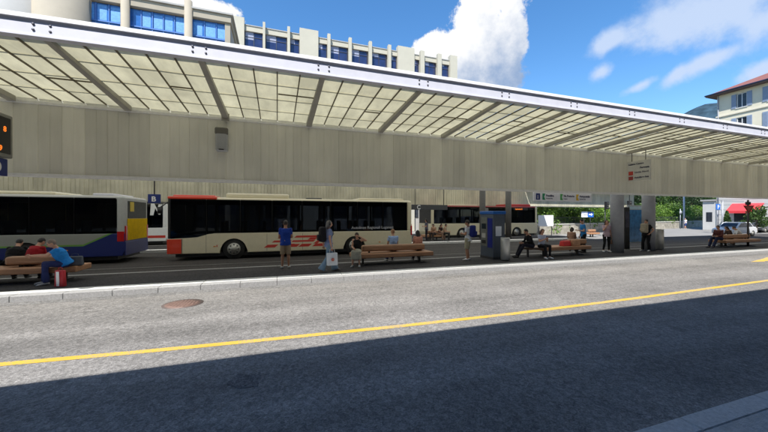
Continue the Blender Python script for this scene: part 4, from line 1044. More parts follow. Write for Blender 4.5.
# ================================================================== FAR RIGHT: wall, trees, signs, houses
def wall_run():
    A, B = V((26.5, 27.4)), V((92, 41.5)); d = (B - A); L = d.length; ang = math.atan2(d.y, d.x)
    t = thing('stone_wall', 'long low beige stone wall with coping along the far side of the street', 'wall', (A.x, A.y, 0), ang)
    m, n, l, bs = nt('pale_stone_wall')
    tc = n.new('ShaderNodeTexCoord'); mp = n.new('ShaderNodeMapping'); mp.inputs['Rotation'].default_value = (R(90), 0, 0); l.new(tc.outputs['Object'], mp.inputs[0])
    br = n.new('ShaderNodeTexBrick'); br.inputs['Scale'].default_value = 1.6; br.inputs['Color1'].default_value = (.46, .42, .34, 1); br.inputs['Color2'].default_value = (.34, .31, .26, 1)
    br.inputs['Mortar'].default_value = (.24, .22, .19, 1); br.inputs['Mortar Size'].default_value = .012; br.inputs['Brick Width'].default_value = .8; br.inputs['Row Height'].default_value = .35
    l.new(mp.outputs[0], br.inputs['Vector'])
    nz = n.new('ShaderNodeTexNoise'); nz.inputs['Scale'].default_value = 1.2; nz.inputs['Detail'].default_value = 6; l.new(tc.outputs['Object'], nz.inputs['Vector'])
    mx = n.new('ShaderNodeMix'); mx.data_type = 'RGBA'; mx.blend_type = 'MULTIPLY'; mx.inputs[0].default_value = .6
    rr = n.new('ShaderNodeValToRGB'); rr.color_ramp.elements[0].color = (.55, .55, .5, 1); rr.color_ramp.elements[0].position = .35; rr.color_ramp.elements[1].position = .6
    l.new(nz.outputs[0], rr.inputs[0]); l.new(br.outputs[0], mx.inputs[6]); l.new(rr.outputs[0], mx.inputs[7]); l.new(mx.outputs[2], bs.inputs['Base Color']); bs.inputs['Roughness'].default_value = .9
    b = MB(); b.box(0, 0, -.02, L, .4, 1.05); b.build('masonry', m, t)
    b = MB(); x = 0
    while x < L: b.box(x, -.05, 1.05, x+1.19, .45, 1.15, bev=.01, seg=1); x += 1.2
    b.build('coping', mat('coping_stone', (.52, .50, .45), .85, var=.15, scale=5), t)
    # railing fence standing on the wall
    f = thing('railing', 'dark iron railing standing on the coping of the stone wall', 'railing', (A.x, A.y, 1.15), ang)
    b = MB(); b.box(0, .18, .72, L, .22, .76); b.build('top_rail', M_dark, f)
    b = MB(); b.box(0, .18, .10, L, .22, .13); b.build('bottom_rail', M_dark, f)
    b = MB(); x = 0
    while x < L: b.box(x, .19, 0, x+.02, .21, .8); x += .28
    o = b.build('balusters', M_dark, f); o['kind'] = 'stuff'
    return A, B, d.normalized(), V((-d.y, d.x)).normalized()
WA, WB, WD, WN = wall_run()
M_leaf1 = leafmat('leaf_light', (.055, .14, .015), (.19, .30, .035))
M_leaf2 = leafmat('leaf_dark', (.008, .022, .006), (.035, .075, .018))
M_leaf3 = leafmat('leaf_mid', (.022, .06, .010), (.085, .15, .025))
def leaves(b, rnd, c, r, n_, size):
    for _ in range(n_):
        while True:
            p = V((rnd.uniform(-1, 1), rnd.uniform(-1, 1), rnd.uniform(-1, 1)))
            if .35 < p.length < 1: break
        p = V((p.x*r[0], p.y*r[1], p.z*r[2])) + V(c)
        a = V((rnd.gauss(0, 1), rnd.gauss(0, 1), rnd.gauss(0, .7))).normalized(); q = a.orthogonal().normalized()
        q = (Matrix.Rotation(rnd.uniform(0, 6.28), 3, a) @ q); w_ = a.cross(q); s_ = size * rnd.uniform(.6, 1.4)
        vs = [b.bm.verts.new(p + k) for k in (-q*s_, w_*s_*.5, q*s_, -w_*s_*.5)]
        b.bm.faces.new(vs)
def tree(name, label, cat, x, y, h, w, lm, n=2600, size=.14, trunk_r=.16, clumps=11, low=.15, seed=1, group=None, z=0):
    rnd = random.Random(seed); t = thing(name, label, cat, (x, y, z), rnd.uniform(0, 6), group)
    b = MB(); th = h * .62
    b.tube([(0, 0, -.05), (.05*w*.2, 0, th*.4), (.02, .05, th)], [trunk_r*1.3, trunk_r, trunk_r*.35], seg=10)
    cl = []
    for k in range(clumps):
        a = k * 2.399 + rnd.uniform(-.4, .4); zf = low + (1 - low) * ((k + .5) / clumps) ; rad = w * .5 * math.sin(min(1, (1.12 - zf) * 1.5) * math.pi / 2) * rnd.uniform(.45, .85)
        c = V((math.cos(a)*rad, math.sin(a)*rad, h * zf * .93)); cl.append(c)
        if h > 2.5:
            b.tube([(0, 0, min(th, c.z*.6)), (c.x*.5, c.y*.5, c.z*.8), tuple(c)], [trunk_r*.4, trunk_r*.25, trunk_r*.08], seg=6)
    b.build('trunk', M_bark, t)
    b = MB()
    for c in cl:
        r_ = w * rnd.uniform(.20, .30); leaves(b, rnd, c, (r_, r_, r_*rnd.uniform(.6, .85)), n // clumps, size)
    me = bpy.data.meshes.new('crown'); b.bm.to_mesh(me); b.bm.free(); me.materials.append(lm)
    o = bpy.data.objects.new('crown', me); COL.objects.link(o); o.parent = t
    return t
# bushes right behind the wall, light green; taller dark trees farther back
sd = 10
places = ['behind the bus with the red roof', 'above the white board', 'left of the blue direction sign', 'behind the blue direction sign', 'right of the blue direction sign', 'behind the first thick column',
          'behind the blue map panel', 'right of the second thick column', 'above the second litter bin', 'behind the tall white lamp pole', 'above the distant pedestrian', 'left of the blue parking sign', 'behind the blue parking sign']
def onwall(u, back):
    # where the view ray of column u meets the line `back` metres behind the wall
    d = V((xc(u), yc(u))); P0 = WA + WN * back
    k = (P0.x * WD.y - P0.y * WD.x) / (d.x * WD.y - d.y * WD.x); return d * k
for i, u in enumerate((536, 548, 561, 575, 589, 604, 636, 657, 667, 678, 688, 698, 709)):
    p = onwall(u, 2.0 + (i % 3) * .5); dist = p.length
    hgt = {0: 3.4, 1: 3.2, 2: 3.7}[i % 3] + (0.5 if u < 600 else .3)
    tree('bush', 'light green bush ' + places[i], 'bush', p.x, p.y, hgt, 4.4 if u < 640 else 5.0, M_leaf1 if i % 4 != 2 else M_leaf3, 2600, .13, .07, 12, .12, 40+i, 'light green bushes behind the stone wall')
for i, (u, bk, h_, w_) in enumerate(((520, 7, 9, 7), (543, 8, 10, 8), (566, 6.5, 8.5, 7), (592, 8, 10, 8), (612, 7, 8, 6), (640, 8, 11, 9), (655, 7, 9.5, 8), (668, 8, 10, 9), (681, 8, 11, 9), (693, 9, 10, 9), (705, 8, 9, 8))):
    p = onwall(u, bk)
    tree('dense_tree', 'dark green tree ' + ['far left, above the second row bus', 'above the white board by the wall', 'left of the blue direction sign, behind the bushes', 'right of the blue direction sign, behind the bushes', 'behind the first thick column',
        'left of the second thick column', 'right of the second thick column', 'above the second litter bin', 'behind the tall white lamp pole', 'between the lamp pole and the parking sign', 'behind the blue parking sign'][i], 'tree', p.x, p.y, h_, w_, M_leaf2 if i % 3 else M_leaf3, 4200, .22, .2, 14, .16, 70+i, 'dark trees behind the bushes')
p = onwall(640, 30)
for k, (u, bk) in enumerate(((515, 16), (560, 17), (600, 18), (650, 18), (685, 20), (712, 22))):
    p = onwall(u, bk)
    tree('dense_tree', 'tall dark tree ' + ['behind the second row bus', 'behind the bushes over the red bag bench', 'farthest back left of the columns', 'farthest back right of the second column', 'farthest back behind the lamp pole', 'farthest back beside the cream house'][k], 'tree', p.x, p.y, 12, 13, M_leaf2, 4800, .34, .3, 16, .10, 95+k, 'tall dark trees farthest back')

# white board in front of the wall
p = onwall(546, -1.2)
t = thing('white_board', 'plain white board on posts before the stone wall, above the woman in the white tee', 'board', (p.x-1.0, p.y, -.02))
b = MB(); b.box(0, 0, 1.0, 2.0, .05, 2.15, bev=.01, seg=1); b.build('panel', M_white, t)
for xx in (.15, 1.8):
    b = MB(); b.box(xx, .05, 0, xx+.06, .11, 2.1); b.build('post', M_dark, t)
# blue direction sign
p = onwall(587.5, -1.0)
t = thing('direction_sign', 'white and blue direction sign with white arrow among the bushes left of the columns', 'sign', (p.x, p.y, -.02))
z0 = ZatY(587, 217, p.y); z1 = ZatY(587, 211.5, p.y); hw_ = .95
rr_ = -R(15)
b = MB(); b.box(-hw_, -.02, z0, 0.0, .02, z1); b.build('white_half', M_signw, t)
b = MB(); b.box(0.003, -.02, z0, hw_, .02, z1); b.build('blue_half', mat('direction_blue', (.02, .13, .50), .4, var=.03), t)
b = MB(); hz = (z1-z0); b.prism([(.2, z0+hz*.4), (.55, z0+hz*.4), (.55, z0+hz*.2), (.8, z0+hz*.5), (.55, z0+hz*.8), (.55, z0+hz*.6), (.2, z0+hz*.6)], 'y', -.026, -.0205); b.build('arrow', M_txtw, t)
text('lettering', 'Centro', hz*.42, M_txt, t, (-.82, -.024, z0+hz*.3), RT)
for xx in (-.5, .5):
    b = MB(); b.tube([(xx, .05, 0), (xx, .05, z1)], .03, seg=8); b.build('post', M_dark, t)
# dark lamp/signal pole between and small signal
p = V((px(605.0, 24.0), 24.0))
t = thing('traffic_light', 'dark signal pole with black head just left of the first thick column', 'traffic light', (p.x, p.y, -.02))
b = MB(); b.tube([(0, 0, 0), (0, 0, 3.6)], .055, seg=12); b.build('pole', M_dark, t)
b = MB(); b.box(-.18, -.30, 2.75, .18, -.05, 3.55, bev=.03, seg=2); b.build('signal_head', M_black, t)
for zz in (2.9, 3.13, 3.36):
    b = MB(); b.tube([(0, -.33, zz), (0, -.30, zz)], .085, seg=14); b.build('lens', mat('signal_lens', (.05, .05, .04), .2, var=0), t)
p = V((px(629, 25.5), 25.5))
t = thing('traffic_light', 'hanging black signal box at the right end of the rear canopy', 'traffic light', (px(629.5, 27.2), 27.2, 0))
b = MB(); b.box(-.28, -.12, 2.72, .28, .12, 3.9, bev=.04, seg=2); b.build('signal_head', M_black, t)
for zz in (2.95, 3.3, 3.65):
    b = MB(); b.tube([(0, -.15, zz), (0, -.12, zz)], .11, seg=14); b.build('lens', MATS['signal_lens'], t)
b = MB(); b.tube([(0, 0, 3.9), (0, 0, 5.2)], .04, seg=8); b.build('hanger', M_dark, t)
# white lamp pole + small plate pole
p = onwall(684.0, -.8)
t = thing('lamp_post', 'tall slim white lamp pole before the stone wall', 'lamp post', (p.x, p.y, -.02))
b = MB(); b.tube([(0, 0, 0), (0, 0, 3), (0, 0, 7.5)], [.15, .12, .09], seg=16); b.build('pole', M_whm, t)
b = MB(); b.tube([(0, 0, 7.4), (-.6, 0, 7.7), (-1.1, 0, 7.7)], [.06, .05, .05], seg=8); b.build('arm', M_whm, t)
b = MB(); b.box(-1.6, -.12, 7.62, -1.0, .12, 7.74, bev=.02, seg=1); b.build('lamp_head', M_whm, t)
p = onwall(680.3, -1.6)
t = thing('street_sign', 'grey sign pole with small round plate left of the white lamp pole', 'sign', (p.x, p.y, -.02))
b = MB(); b.tube([(0, 0, 0), (0, 0, 3.2)], .05, seg=10); b.build('pole', mat('galvanised', (.42, .43, .45), .5, metal=.4, var=.08), t)
b = MB(); b.tube([(.0, -.06, 2.6), (.0, -.09, 2.6)], .32, seg=24); b.build('plate', MATS['galvanised'], t)
# parking sign
Y = 24.0
t = thing('parking_sign', 'blue square parking sign with white letter on a pole left of the red awning', 'sign', (px(718, Y), Y, -.02))
z0, z1 = ZatY(718, 209.6, Y), ZatY(718, 203.8, Y)
b = MB(); b.box(-.42, -.03, z0, .42, 0, z1, bev=.01, seg=1); b.build('panel', mat('parking_blue', (.02, .15, .55), .4, var=.03), t)
text('letter', 'P', (z1-z0)*.95, M_txtw, t, (-.16, -.035, z0+.1), RT, bold=.012)
b = MB(); b.tube([(0, .04, 0), (0, .04, z1)], .035, seg=8); b.build('post', MATS['galvanised'], t)
# grey post
t = thing('grey_post', 'plain grey post with crossbar between the parking sign and the red awning', 'post', (px(722.5, 23.0), 23.0, -.02))
b = MB(); b.tube([(0, 0, 0), (0, 0, 3.9)], .07, seg=10); b.build('pole', MATS['galvanised'], t)
b = MB(); b.box(-.3, -.05, 3.75, 4.2, .05, 3.9); b.build('crossbar', MATS['galvanised'], t)
# give way sign
x_, y_ = px(748.0, 11.9), 11.9
t = thing('give_way_sign', 'red bordered triangular give way sign on a dark pole in front of the red awning', 'sign', (x_, y_, .15), R(-25))
z0, z1 = ZatY(748, 213.6, y_)-.15, ZatY(748, 205.5, y_)-.15; hh_ = (z1-z0)
b = MB(); b.prism([(0, z0), (hh_*.62, z1), (-hh_*.62, z1)], 'y', -.05, -.04); b.build('border', mat('sign_dark_red', (.22, .02, .02), .5, var=.05), t)
b = MB(); b.prism([(0, z0+hh_*.26), (hh_*.36, z1-hh_*.12), (-hh_*.36, z1-hh_*.12)], 'y', -.056, -.0505); b.build('field', mat('sign_field_grey', (.30, .10, .08), .5, var=.05), t)
b = MB(); b.tube([(0, 0, 0), (0, 0, 2.92)], .05, seg=12); b.build('pole', M_dark, t)
b = MB(); b.box(-.13, -.05, 2.60, .13, .05, 2.80, bev=.01, seg=1); b.build('lamp_box', M_dark, t)
# topiary cone and shop plants
def cone_plant(x, y, h, w):
    rnd = random.Random(5); t = thing('cone_tree', 'small cone shaped conifer in front of the white wall left of the awning', 'tree', (x, y, -.02))
    b = MB(); b.tube([(0, 0, 0), (0, 0, h*.9)], [.09, .03], seg=8); b.build('trunk', M_bark, t)
    b = MB()
    for k in range(14):
        f = k / 13; r_ = w*.5*(1-f)+.1; leaves(b, rnd, (0, 0, .35 + (h-.35)*f), (r_, r_, h*.07), 130, .09)
    me = bpy.data.meshes.new('crown'); b.bm.to_mesh(me); b.bm.free(); me.materials.append(M_leaf3)
    o = bpy.data.objects.new('crown', me); COL.objects.link(o); o.parent = t
cone_plant(px(727, 24.5), 24.5, 2.6, 1.3)
tree('bush', 'small round green bush beside the red awning on the right', 'bush', px(757, 22.0), 22.0, 3.2, 2.6, M_leaf3, 1600, .11, .06, 8, .3, 200)

# small parked cars
def car(label, x, y, rz, paint):
    t = thing('parked_car', label, 'car', (x, y, -.02), rz, 'parked cars')
    b = MB(); L = 4.1
    P_ = [(0, .35), (.02, .62), (.15, .78), (.9, .92), (L-.25, .95), (L, .80), (L+.02, .38), (L-.35, .24)]
    for wx in (3.35, .75):
        P_ += [(wx + .36*math.cos(a), .30 + .36*math.sin(a)) for a in [math.pi*k/8 for k in range(9)]]
    P_ += [(.3, .24)]
    b.prism(P_, 'y', 0, 1.7, bev=.06); b.build('body', paint, t)
    b = MB(); b.prism([(.95, .93), (1.55, 1.38), (2.0, 1.46), (3.2, 1.44), (3.85, .96)], 'y', .14, 1.56, bev=.05); b.build('cabin', paint, t)
    b = MB(); b.prism([(1.15, .97), (1.62, 1.33), (2.3, 1.38), (2.3, .97)], 'y', .128, .142); b.build('window', M_wglass, t)
    b = MB(); b.prism([(2.38, .97), (2.38, 1.38), (3.12, 1.36), (3.6, .99)], 'y', .128, .142); b.build('window', M_wglass, t)
    b = MB(); b.quad((1.0, .22, .97), (1.0, 1.48, .97), (1.5, 1.42, 1.36), (1.5, .28, 1.36)); b.build('windscreen', M_wglass, t)
    for wx in (.75, 3.35):
        for yy in (.02, 1.50):
            b = MB(); b.tube([(wx, yy, .31), (wx, yy+.18, .31)], .31, seg=24); w_ = b.build('wheel', M_tyre, t)
            yo = yy-.006 if yy < 1 else yy+.186
            b = MB(); b.tube([(wx, yo, .31), (wx, yo+.01, .31)], .19, seg=18); b.build('rim', M_rim, w_)
    for yy in (.1, 1.3):
        b = MB(); b.box(-.02, yy, .6, .06, yy+.3, .74, bev=.02, seg=1); b.build('headlight', M_white, t)
    return t
car('white parked car in the sun behind the farthest right bench', px(733.5, 18.9), 18.9, 0, mat('car_white', (.6, .6, .6), .25, var=.02, coat=.6))
car('dark grey parked car at the right edge before the red awning', px(760, 22.6), 22.4, 0, mat('car_grey', (.05, .055, .06), .25, var=.05, coat=.6))

# cream house on the right
HX = 60.0
hs = thing('cream_house', 'tall cream house with grey blue shutters and red tiled roof at the right', 'house', (HX, 28.3, 0))
def hb(b, name, m_, parent=hs):
    o = b.build(name, m_, parent)
    if parent is hs: o.location = (-HX, -28.3, 0)
    return o
M_hw = mat('house_render', (.62, .565, .43), .85, var=.05, scale=.8, bump=.1, bscale=20)
M_hg = mat('ground_floor_render', (.52, .51, .48), .85, var=.06, scale=.8)
wins = []
for k in range(8):
    yc_ = 25.75 - k*3.0
    if yc_ < 3: break
    for zc in (17.85, 14.6, 11.35, 8.1): wins.append((yc_, zc))
b = MB()
# wall grid with real openings on the street face
ysp = sorted({28.3, 2.0} | {w_[0]+d_ for w_ in wins for d_ in (-.5, .5)}); zsp = sorted({5.0, 19.25} | {w_[1]+d_ for w_ in wins for d_ in (-.95, .95)})
for i in range(len(ysp)-1):
    for k in range(len(zsp)-1):
        ym, zm = (ysp[i]+ysp[i+1])/2, (zsp[k]+zsp[k+1])/2
        if any(abs(ym-w_[0]) < .5 and abs(zm-w_[1]) < .95 for w_ in wins): continue
        b.quad((HX, ysp[i], zsp[k]), (HX, ysp[i+1], zsp[k]), (HX, ysp[i+1], zsp[k+1]), (HX, ysp[i], zsp[k+1]))
b.quad((HX, 28.3, 5), (HX+14, 28.3, 5), (HX+14, 28.3, 19.25), (HX, 28.3, 19.25)); b.quad((HX, 2, 5), (HX+14, 2, 5), (HX+14, 2, 19.25), (HX, 2, 19.25)); b.quad((HX+14, 2, 5), (HX+14, 28.3, 5), (HX+14, 28.3, 19.25), (HX+14, 2, 19.25))
hb(b, 'wall', M_hw)
b = MB(); b.box(HX-.04, 1.96, 0, HX+14.04, 28.34, 4.9); hb(b, 'ground_floor', M_hg)
for zz in (.8, 1.5, 2.2, 2.9, 3.6, 4.3):
    b = MB(); b.box(HX-.048, 1.95, zz, HX+.0, 28.35, zz+.05); hb(b, 'groove_band', mat('groove_grey', (.30, .30, .29), .9, var=.1))
for zz in (5.0, 16.25):
    b = MB(); b.box(HX-.12, 1.9, zz-.1, HX+14.1, 28.42, zz+.08); hb(b, 'string_course', mat('string_stone', (.60, .55, .44), .8, var=.05))
b = MB(); b.box(HX-.9, 1.2, 19.25, HX+14.9, 29.2, 19.42); hb(b, 'eaves', mat('eaves_wood', (.12, .085, .08), .8, var=.15))
b = MB(); b.tube([(HX-.95, 1.2, 19.45), (HX-.95, 29.25, 19.45)], .09, seg=10); hb(b, 'gutter', mat('gutter_dark', (.03, .04, .09), .5, var=.05))
b = MB(); b.tube([(HX-.08, 28.15, 0), (HX-.08, 28.15, 19.2)], .05, seg=8); hb(b, 'downpipe', mat('downpipe', (.25, .27, .32), .5, var=.05))
b = MB(); z0, z1 = 19.42, 23.2
A_ = [(HX-1, 1.1, z0), (HX+15, 1.1, z0), (HX+15, 29.3, z0), (HX-1, 29.3, z0), (HX+7, 9, z1), (HX+7, 21.4, z1)]
vv = [b.bm.verts.new(a) for a in A_]
for q in ((0, 1, 4), (1, 2, 5, 4), (2, 3, 5), (3, 0, 4, 5), (3, 2, 1, 0)): b.bm.faces.new([vv[i] for i in q])
m, n, l, bs = nt('roof_tiles'); tc = n.new('ShaderNodeTexCoord'); wv = n.new('ShaderNodeTexWave'); wv.inputs['Scale'].default_value = 1.2; wv.bands_direction = 'Y'; l.new(tc.outputs['Object'], wv.inputs[0])
nz = n.new('ShaderNodeTexNoise'); nz.inputs['Scale'].default_value = 3; l.new(tc.outputs['Object'], nz.inputs[0])
rr = n.new('ShaderNodeValToRGB'); rr.color_ramp.elements[0].color = (.16, .055, .045, 1); rr.color_ramp.elements[1].color = (.30, .12, .09, 1)
am = n.new('ShaderNodeMath'); am.operation = 'MULTIPLY'; l.new(wv.outputs[1], am.inputs[0]); l.new(nz.outputs[0], am.inputs[1]); l.new(am.outputs[0], rr.inputs[0]); l.new(rr.outputs[0], bs.inputs['Base Color']); bs.inputs['Roughness'].default_value = .8
hb(b, 'roof', m)
M_shut = mat('shutter_blue_grey', (.22, .27, .36), .6, var=.08)
M_frame = mat('window_frame_white', (.7, .7, .7), .5, var=.03)
for (yw, zw) in wins:
    b = MB(); b.box(HX+.14, yw-.5, zw-.95, HX+.16, yw+.5, zw+.95); wo = hb(b, 'window', M_wglass)
    b = MB(); 
    for (a, c_, d_, e_) in ((-.5, -.95, -.43, .95), (.43, -.95, .5, .95), (-.43, .88, .43, .95), (-.43, -.95, .43, -.88), (-.035, -.88, .035, .88)):
        b.box(HX+.09, yw+a, zw+c_, HX+.138, yw+d_, zw+e_)
    hb(b, 'frame', M_frame, wo)
    b = MB(); b.box(HX-.08, yw-.6, zw-1.05, HX+.14, yw+.6, zw-.955); hb(b, 'sill', M_hg, wo)
    b = MB(); b.box(HX+.0, yw-.5, zw-.95, HX+.14, yw-.502+.02, zw+.95); hb(b, 'reveal', M_hw, wo)
    for sg in (-1, 1):
        b = MB(); ya, yb = (yw-1.02, yw-.52) if sg < 0 else (yw+.52, yw+1.02)
        b.box(HX-.06, ya, zw-.97, HX-.01, yb, zw+.97)
        for q_ in range(14): b.box(HX-.072, ya+.06, zw-.85+q_*.125, HX-.058, yb-.06, zw-.80+q_*.125)
        hb(b, 'shutter', M_shut)
b = MB(); b.prism([(23.7, 2.35), (23.7, 3.75), (26.6, 3.75), (26.6, 2.35)], 'x', HX-.05, HX-.0401) if False else None
b = MB(); b.bm.free(); b = MB()
aw = [(HX-.06, 23.6, 3.75), (HX-.06, 26.7, 3.75), (HX-1.5, 26.7, 2.75), (HX-1.5, 23.6, 2.75), (HX-1.5, 26.7, 2.45), (HX-1.5, 23.6, 2.45)]
b.prism([(HX-.06, 3.75), (HX-1.5, 2.75), (HX-1.5, 2.42), (HX-1.46, 2.42), (HX-1.46, 2.72), (HX-.06, 3.69)], 'y', 23.6, 26.7); hb(b, 'awning', mat('awning_red', (.62, .04, .05), .8, var=.08, scale=3))
b = MB(); b.box(HX-.06, 23.8, .3, HX-.045, 26.5, 3.3); hb(b, 'shop_window', M_wglass)
b = MB(); b.box(HX-.075, 25.1, .3, HX-.061, 25.2, 3.3); hb(b, 'shop_frame', M_frame)
# low white annex
an = thing('white_annex', 'low white building with flat roof left of the red awning', 'building', (60.1, 28.4, 0))
b = MB(); b.box(0, 0, 0, 10, 1.6, 4.25); b.build('wall', M_hg, an)
b = MB(); b.box(-.2, .02, 4.25, 10.2, 1.8, 4.45); b.build('roof', mat('annex_roof', (.35, .34, .33), .8, var=.1), an)
b = MB(); b.box(-.015, .5, 1.2, -.0, 1.2, 2.6); b.build('window', M_wglass, an)

# ================================================================== OFFICE BLOCK behind the canopy on the left
M_conc = mat('pale_concrete', (.315, .275, .21), .85, var=.07, scale=.7, bump=.1, bscale=15)
M_conc2 = mat('grey_concrete', (.33, .32, .30), .85, var=.08, scale=.7)
M_bgl = mat('blue_window_glass', (.035, .13, .38), .06, var=.25, scale=1.2, spec=.8)
M_dgl = mat('deep_window_glass', (.02, .03, .09), .08, var=.3, scale=1.5, spec=.7)
M_cant = mat('cream_cantilever', (.42, .39, .31), .8, var=.05, scale=.7)
FYB = 40.0
ob = thing('office_block', 'long pale concrete office wing with dark windows between white fins', 'building', (-4.0, FYB, 0))
def obb(b, name, m_, parent=None):
    o = b.build(name, m_, parent or ob)
    if parent is None: o.location = (4.0, -FYB, 0)
    return o
XR = XatY(456.5, FYB); XL = -4.3
b = MB(); b.box(XL, FYB+.25, 0, XR-.2, FYB+12, 24.0); obb(b, 'wall', M_conc2)
b = MB(); b.box(XL, FYB-.05, 23.45, XR, FYB+.25, 24.05); obb(b, 'parapet', M_cant)
b = MB(); b.box(XL, FYB-.12, 24.05, XR+.05, FYB+.3, 24.15); obb(b, 'coping', M_conc2)
def zrow(): return [(23.45 - 3.3*k) for k in range(7)]
for k, zt in enumerate(zrow()):
    if k: b = MB(); b.box(XL, FYB-.05, zt, XR, FYB+.25, zt+1.5); obb(b, 'spandrel', M_cant)
bl = [(234, 244.5), (299.5, 318), (397, 413.5), (449, 456)]
for (ua, ub) in bl:
    b = MB(); b.box(XatY(ua, FYB), FYB-.35, 0, XatY(ub, FYB), FYB+.3, 24.75); obb(b, 'blank_bay', M_cant)
gl = [(244.5, 263), (265.5, 287), (290, 299.5), (318, 327), (330, 348), (351, 368), (371, 387), (390, 397), (413.5, 419), (423, 436), (440, 449)]
for (ua, ub) in gl:
    for k, zt in enumerate(zrow()):
        xa, xb = XatY(ua, FYB), XatY(ub, FYB)
        b = MB(); b.box(xa+.02, FYB+.17, zt-1.8, xb-.02, FYB+.19, zt); wo = obb(b, 'window', M_dgl if k < 4 else M_wglass)
        if k < 2:
            b = MB(); n_ = max(1, round((xb-xa)/1.0))
            for q_ in range(n_+1): b.box(xa+.02+(xb-xa-.1)*q_/n_, FYB+.12, zt-1.8, xa+.08+(xb-xa-.1)*q_/n_, FYB+.168, zt)
            b.box(xa+.02, FYB+.125, zt-.62, xb-.02, FYB+.16, zt-.57)
            o = b.build('frame', M_dark, wo)
            b = MB(); rnd = random.Random(int(ua)+k); hb_ = rnd.uniform(.2, .9)
            b.box(xa+.05, FYB+.162, zt-hb_, xa+(xb-xa)*.5, FYB+.169, zt-.02); b.build('blind', mat('blind_grey', (.28, .30, .40), .8, var=.1), wo)
for (ua, ub) in ((263, 265.5), (287.2, 290), (327, 330), (348, 351), (368, 371), (387, 390), (419, 423), (436, 440)):
    xm = (XatY(ua, FYB) + XatY(ub, FYB)) / 2; w_ = (XatY(ub, FYB) - XatY(ua, FYB)) / 2
    b = MB(); b.box(xm-w_, FYB-.55, 0, xm+w_, FYB-.06, 24.55, bev=.02, seg=1); obb(b, 'fin', M_cant)
b = MB(); b.box(XL+4, FYB+4, 24.0, XR-6, FYB+9, 25.6); obb(b, 'roof_plant', M_conc2)
# nearer wing with blue glazing
NY = 34.0
nw = thing('glazed_wing', 'nearer office wing with bright blue glazing and round concrete towers at the top left', 'building', (-18, NY, 0))
def nwb(b, name, m_, parent=None):
    o = b.build(name, m_, parent or nw)
    if parent is None: o.location = (18, -NY, 0)
    return o
XN = XatY(230, NY)
b = MB(); b.box(-45, NY+.4, 0, XN, NY+16, 20.65); nwb(b, 'wall', M_conc2)
b = MB(); b.box(-45, NY-.15, 20.66, XN+.12, NY+16.1, 21.35, bev=.03, seg=1); nwb(b, 'cornice', M_conc)
b = MB(); b.box(-45, NY-.3, 21.351, XN+.3, NY+16.3, 21.50); nwb(b, 'roof', M_conc2)
b = MB(); b.box(XN-.45, NY+.0, 0, XN+.02, NY+.5, 20.64); nwb(b, 'corner_pier', M_conc)
for (ua, ub) in ((81, 121.5), (128.5, 185), (191.5, 228.0)):
    xa, xb = XatY(ua, NY), XatY(ub, NY)
    for k in range(6):
        zt = 20.6 - 3.4*k
        b = MB(); b.box(xa, NY+.22, zt-2.7, xb, NY+.25, zt); wo = nwb(b, 'window', M_bgl if k < 3 else M_wglass)
        n_ = max(3, round((xb-xa)/.95)); b = MB()
        for q_ in range(n_+1): b.box(xa+(xb-xa-.06)*q_/n_, NY+.14, zt-2.7, xa+.06+(xb-xa-.06)*q_/n_, NY+.218, zt)
        b.box(xa, NY+.10, zt-1.62, xb, NY+.20, zt-1.52); b.build('frame', mat('blue_frame', (.06, .16, .42), .4, var=.05) if k < 3 else M_dark, wo)
        if k == 0:
            rnd = random.Random(int(ua))
            for q_ in range(n_):
                if rnd.random() < .8:
                    b = MB(); x0_ = xa+(xb-xa)*q_/n_+.1; b.box(x0_, NY+.205, zt-1.45, x0_+(xb-xa)/n_-.16-rnd.uniform(0, .15), NY+.212, zt-.08-rnd.uniform(0, .2)); b.build('blind', mat('blind_blue', (.09, .27, .60), .6, var=.2), wo)
        b = MB(); b.box(xa, NY+.05, zt-3.4, xb, NY+.39, zt-2.7); nwb(b, 'spandrel', M_conc)
for u in (125.0, 188.2):
    X = XatY(u, NY-.2); b = MB(); b.tube([(X, NY-.15, 0), (X, NY-.15, 22.0)], .33, seg=24); nwb(b, 'round_pier', M_conc)
X = XatY(58.5, NY-.6); b = MB(); b.tube([(X, NY, 0), (X, NY, 25)], 1.85, seg=48); nwb(b, 'round_tower', M_conc)
X = XatY(13, NY); b = MB(); b.tube([(X, NY+.6, 0), (X, NY+.6, 25)], 2.6, seg=48); nwb(b, 'round_tower', M_conc2)
b = MB(); b.box(-45, NY-.4, 0, -23, NY+3, 24.9); nwb(b, 'left_bay', M_conc)

# building behind the camera that shades the near road
bb = thing('street_building', 'tall plain building on the near side of the street whose shade falls on the road', 'building', (0, -4.0, 0))
b = MB(); b.box(-70, -16, -.05, 90, 0, 14.9); b.build('wall', mat('near_building_render', (.22, .20, .17), .85, var=.06, scale=.5), bb)
b = MB(); b.box(-70.3, -16.3, 14.91, 90.3, .12, 15.06); b.build('roof', M_conc2, bb)
b = MB(); b.box(-70, .13, 5.02, 90, 6.0, 5.2); b.build('added_sky_blocker', M_conc2, bb)  # unseen slab over the pavement, added to block sky light and deepen the road shade
for i in range(24):
    for k in range(4):
        b = MB(); b.box(-60+i*6, .002, 2.2+k*3.6, -58.2+i*6, .02, 4.2+k*3.6); b.build('window', M_dgl, bb)

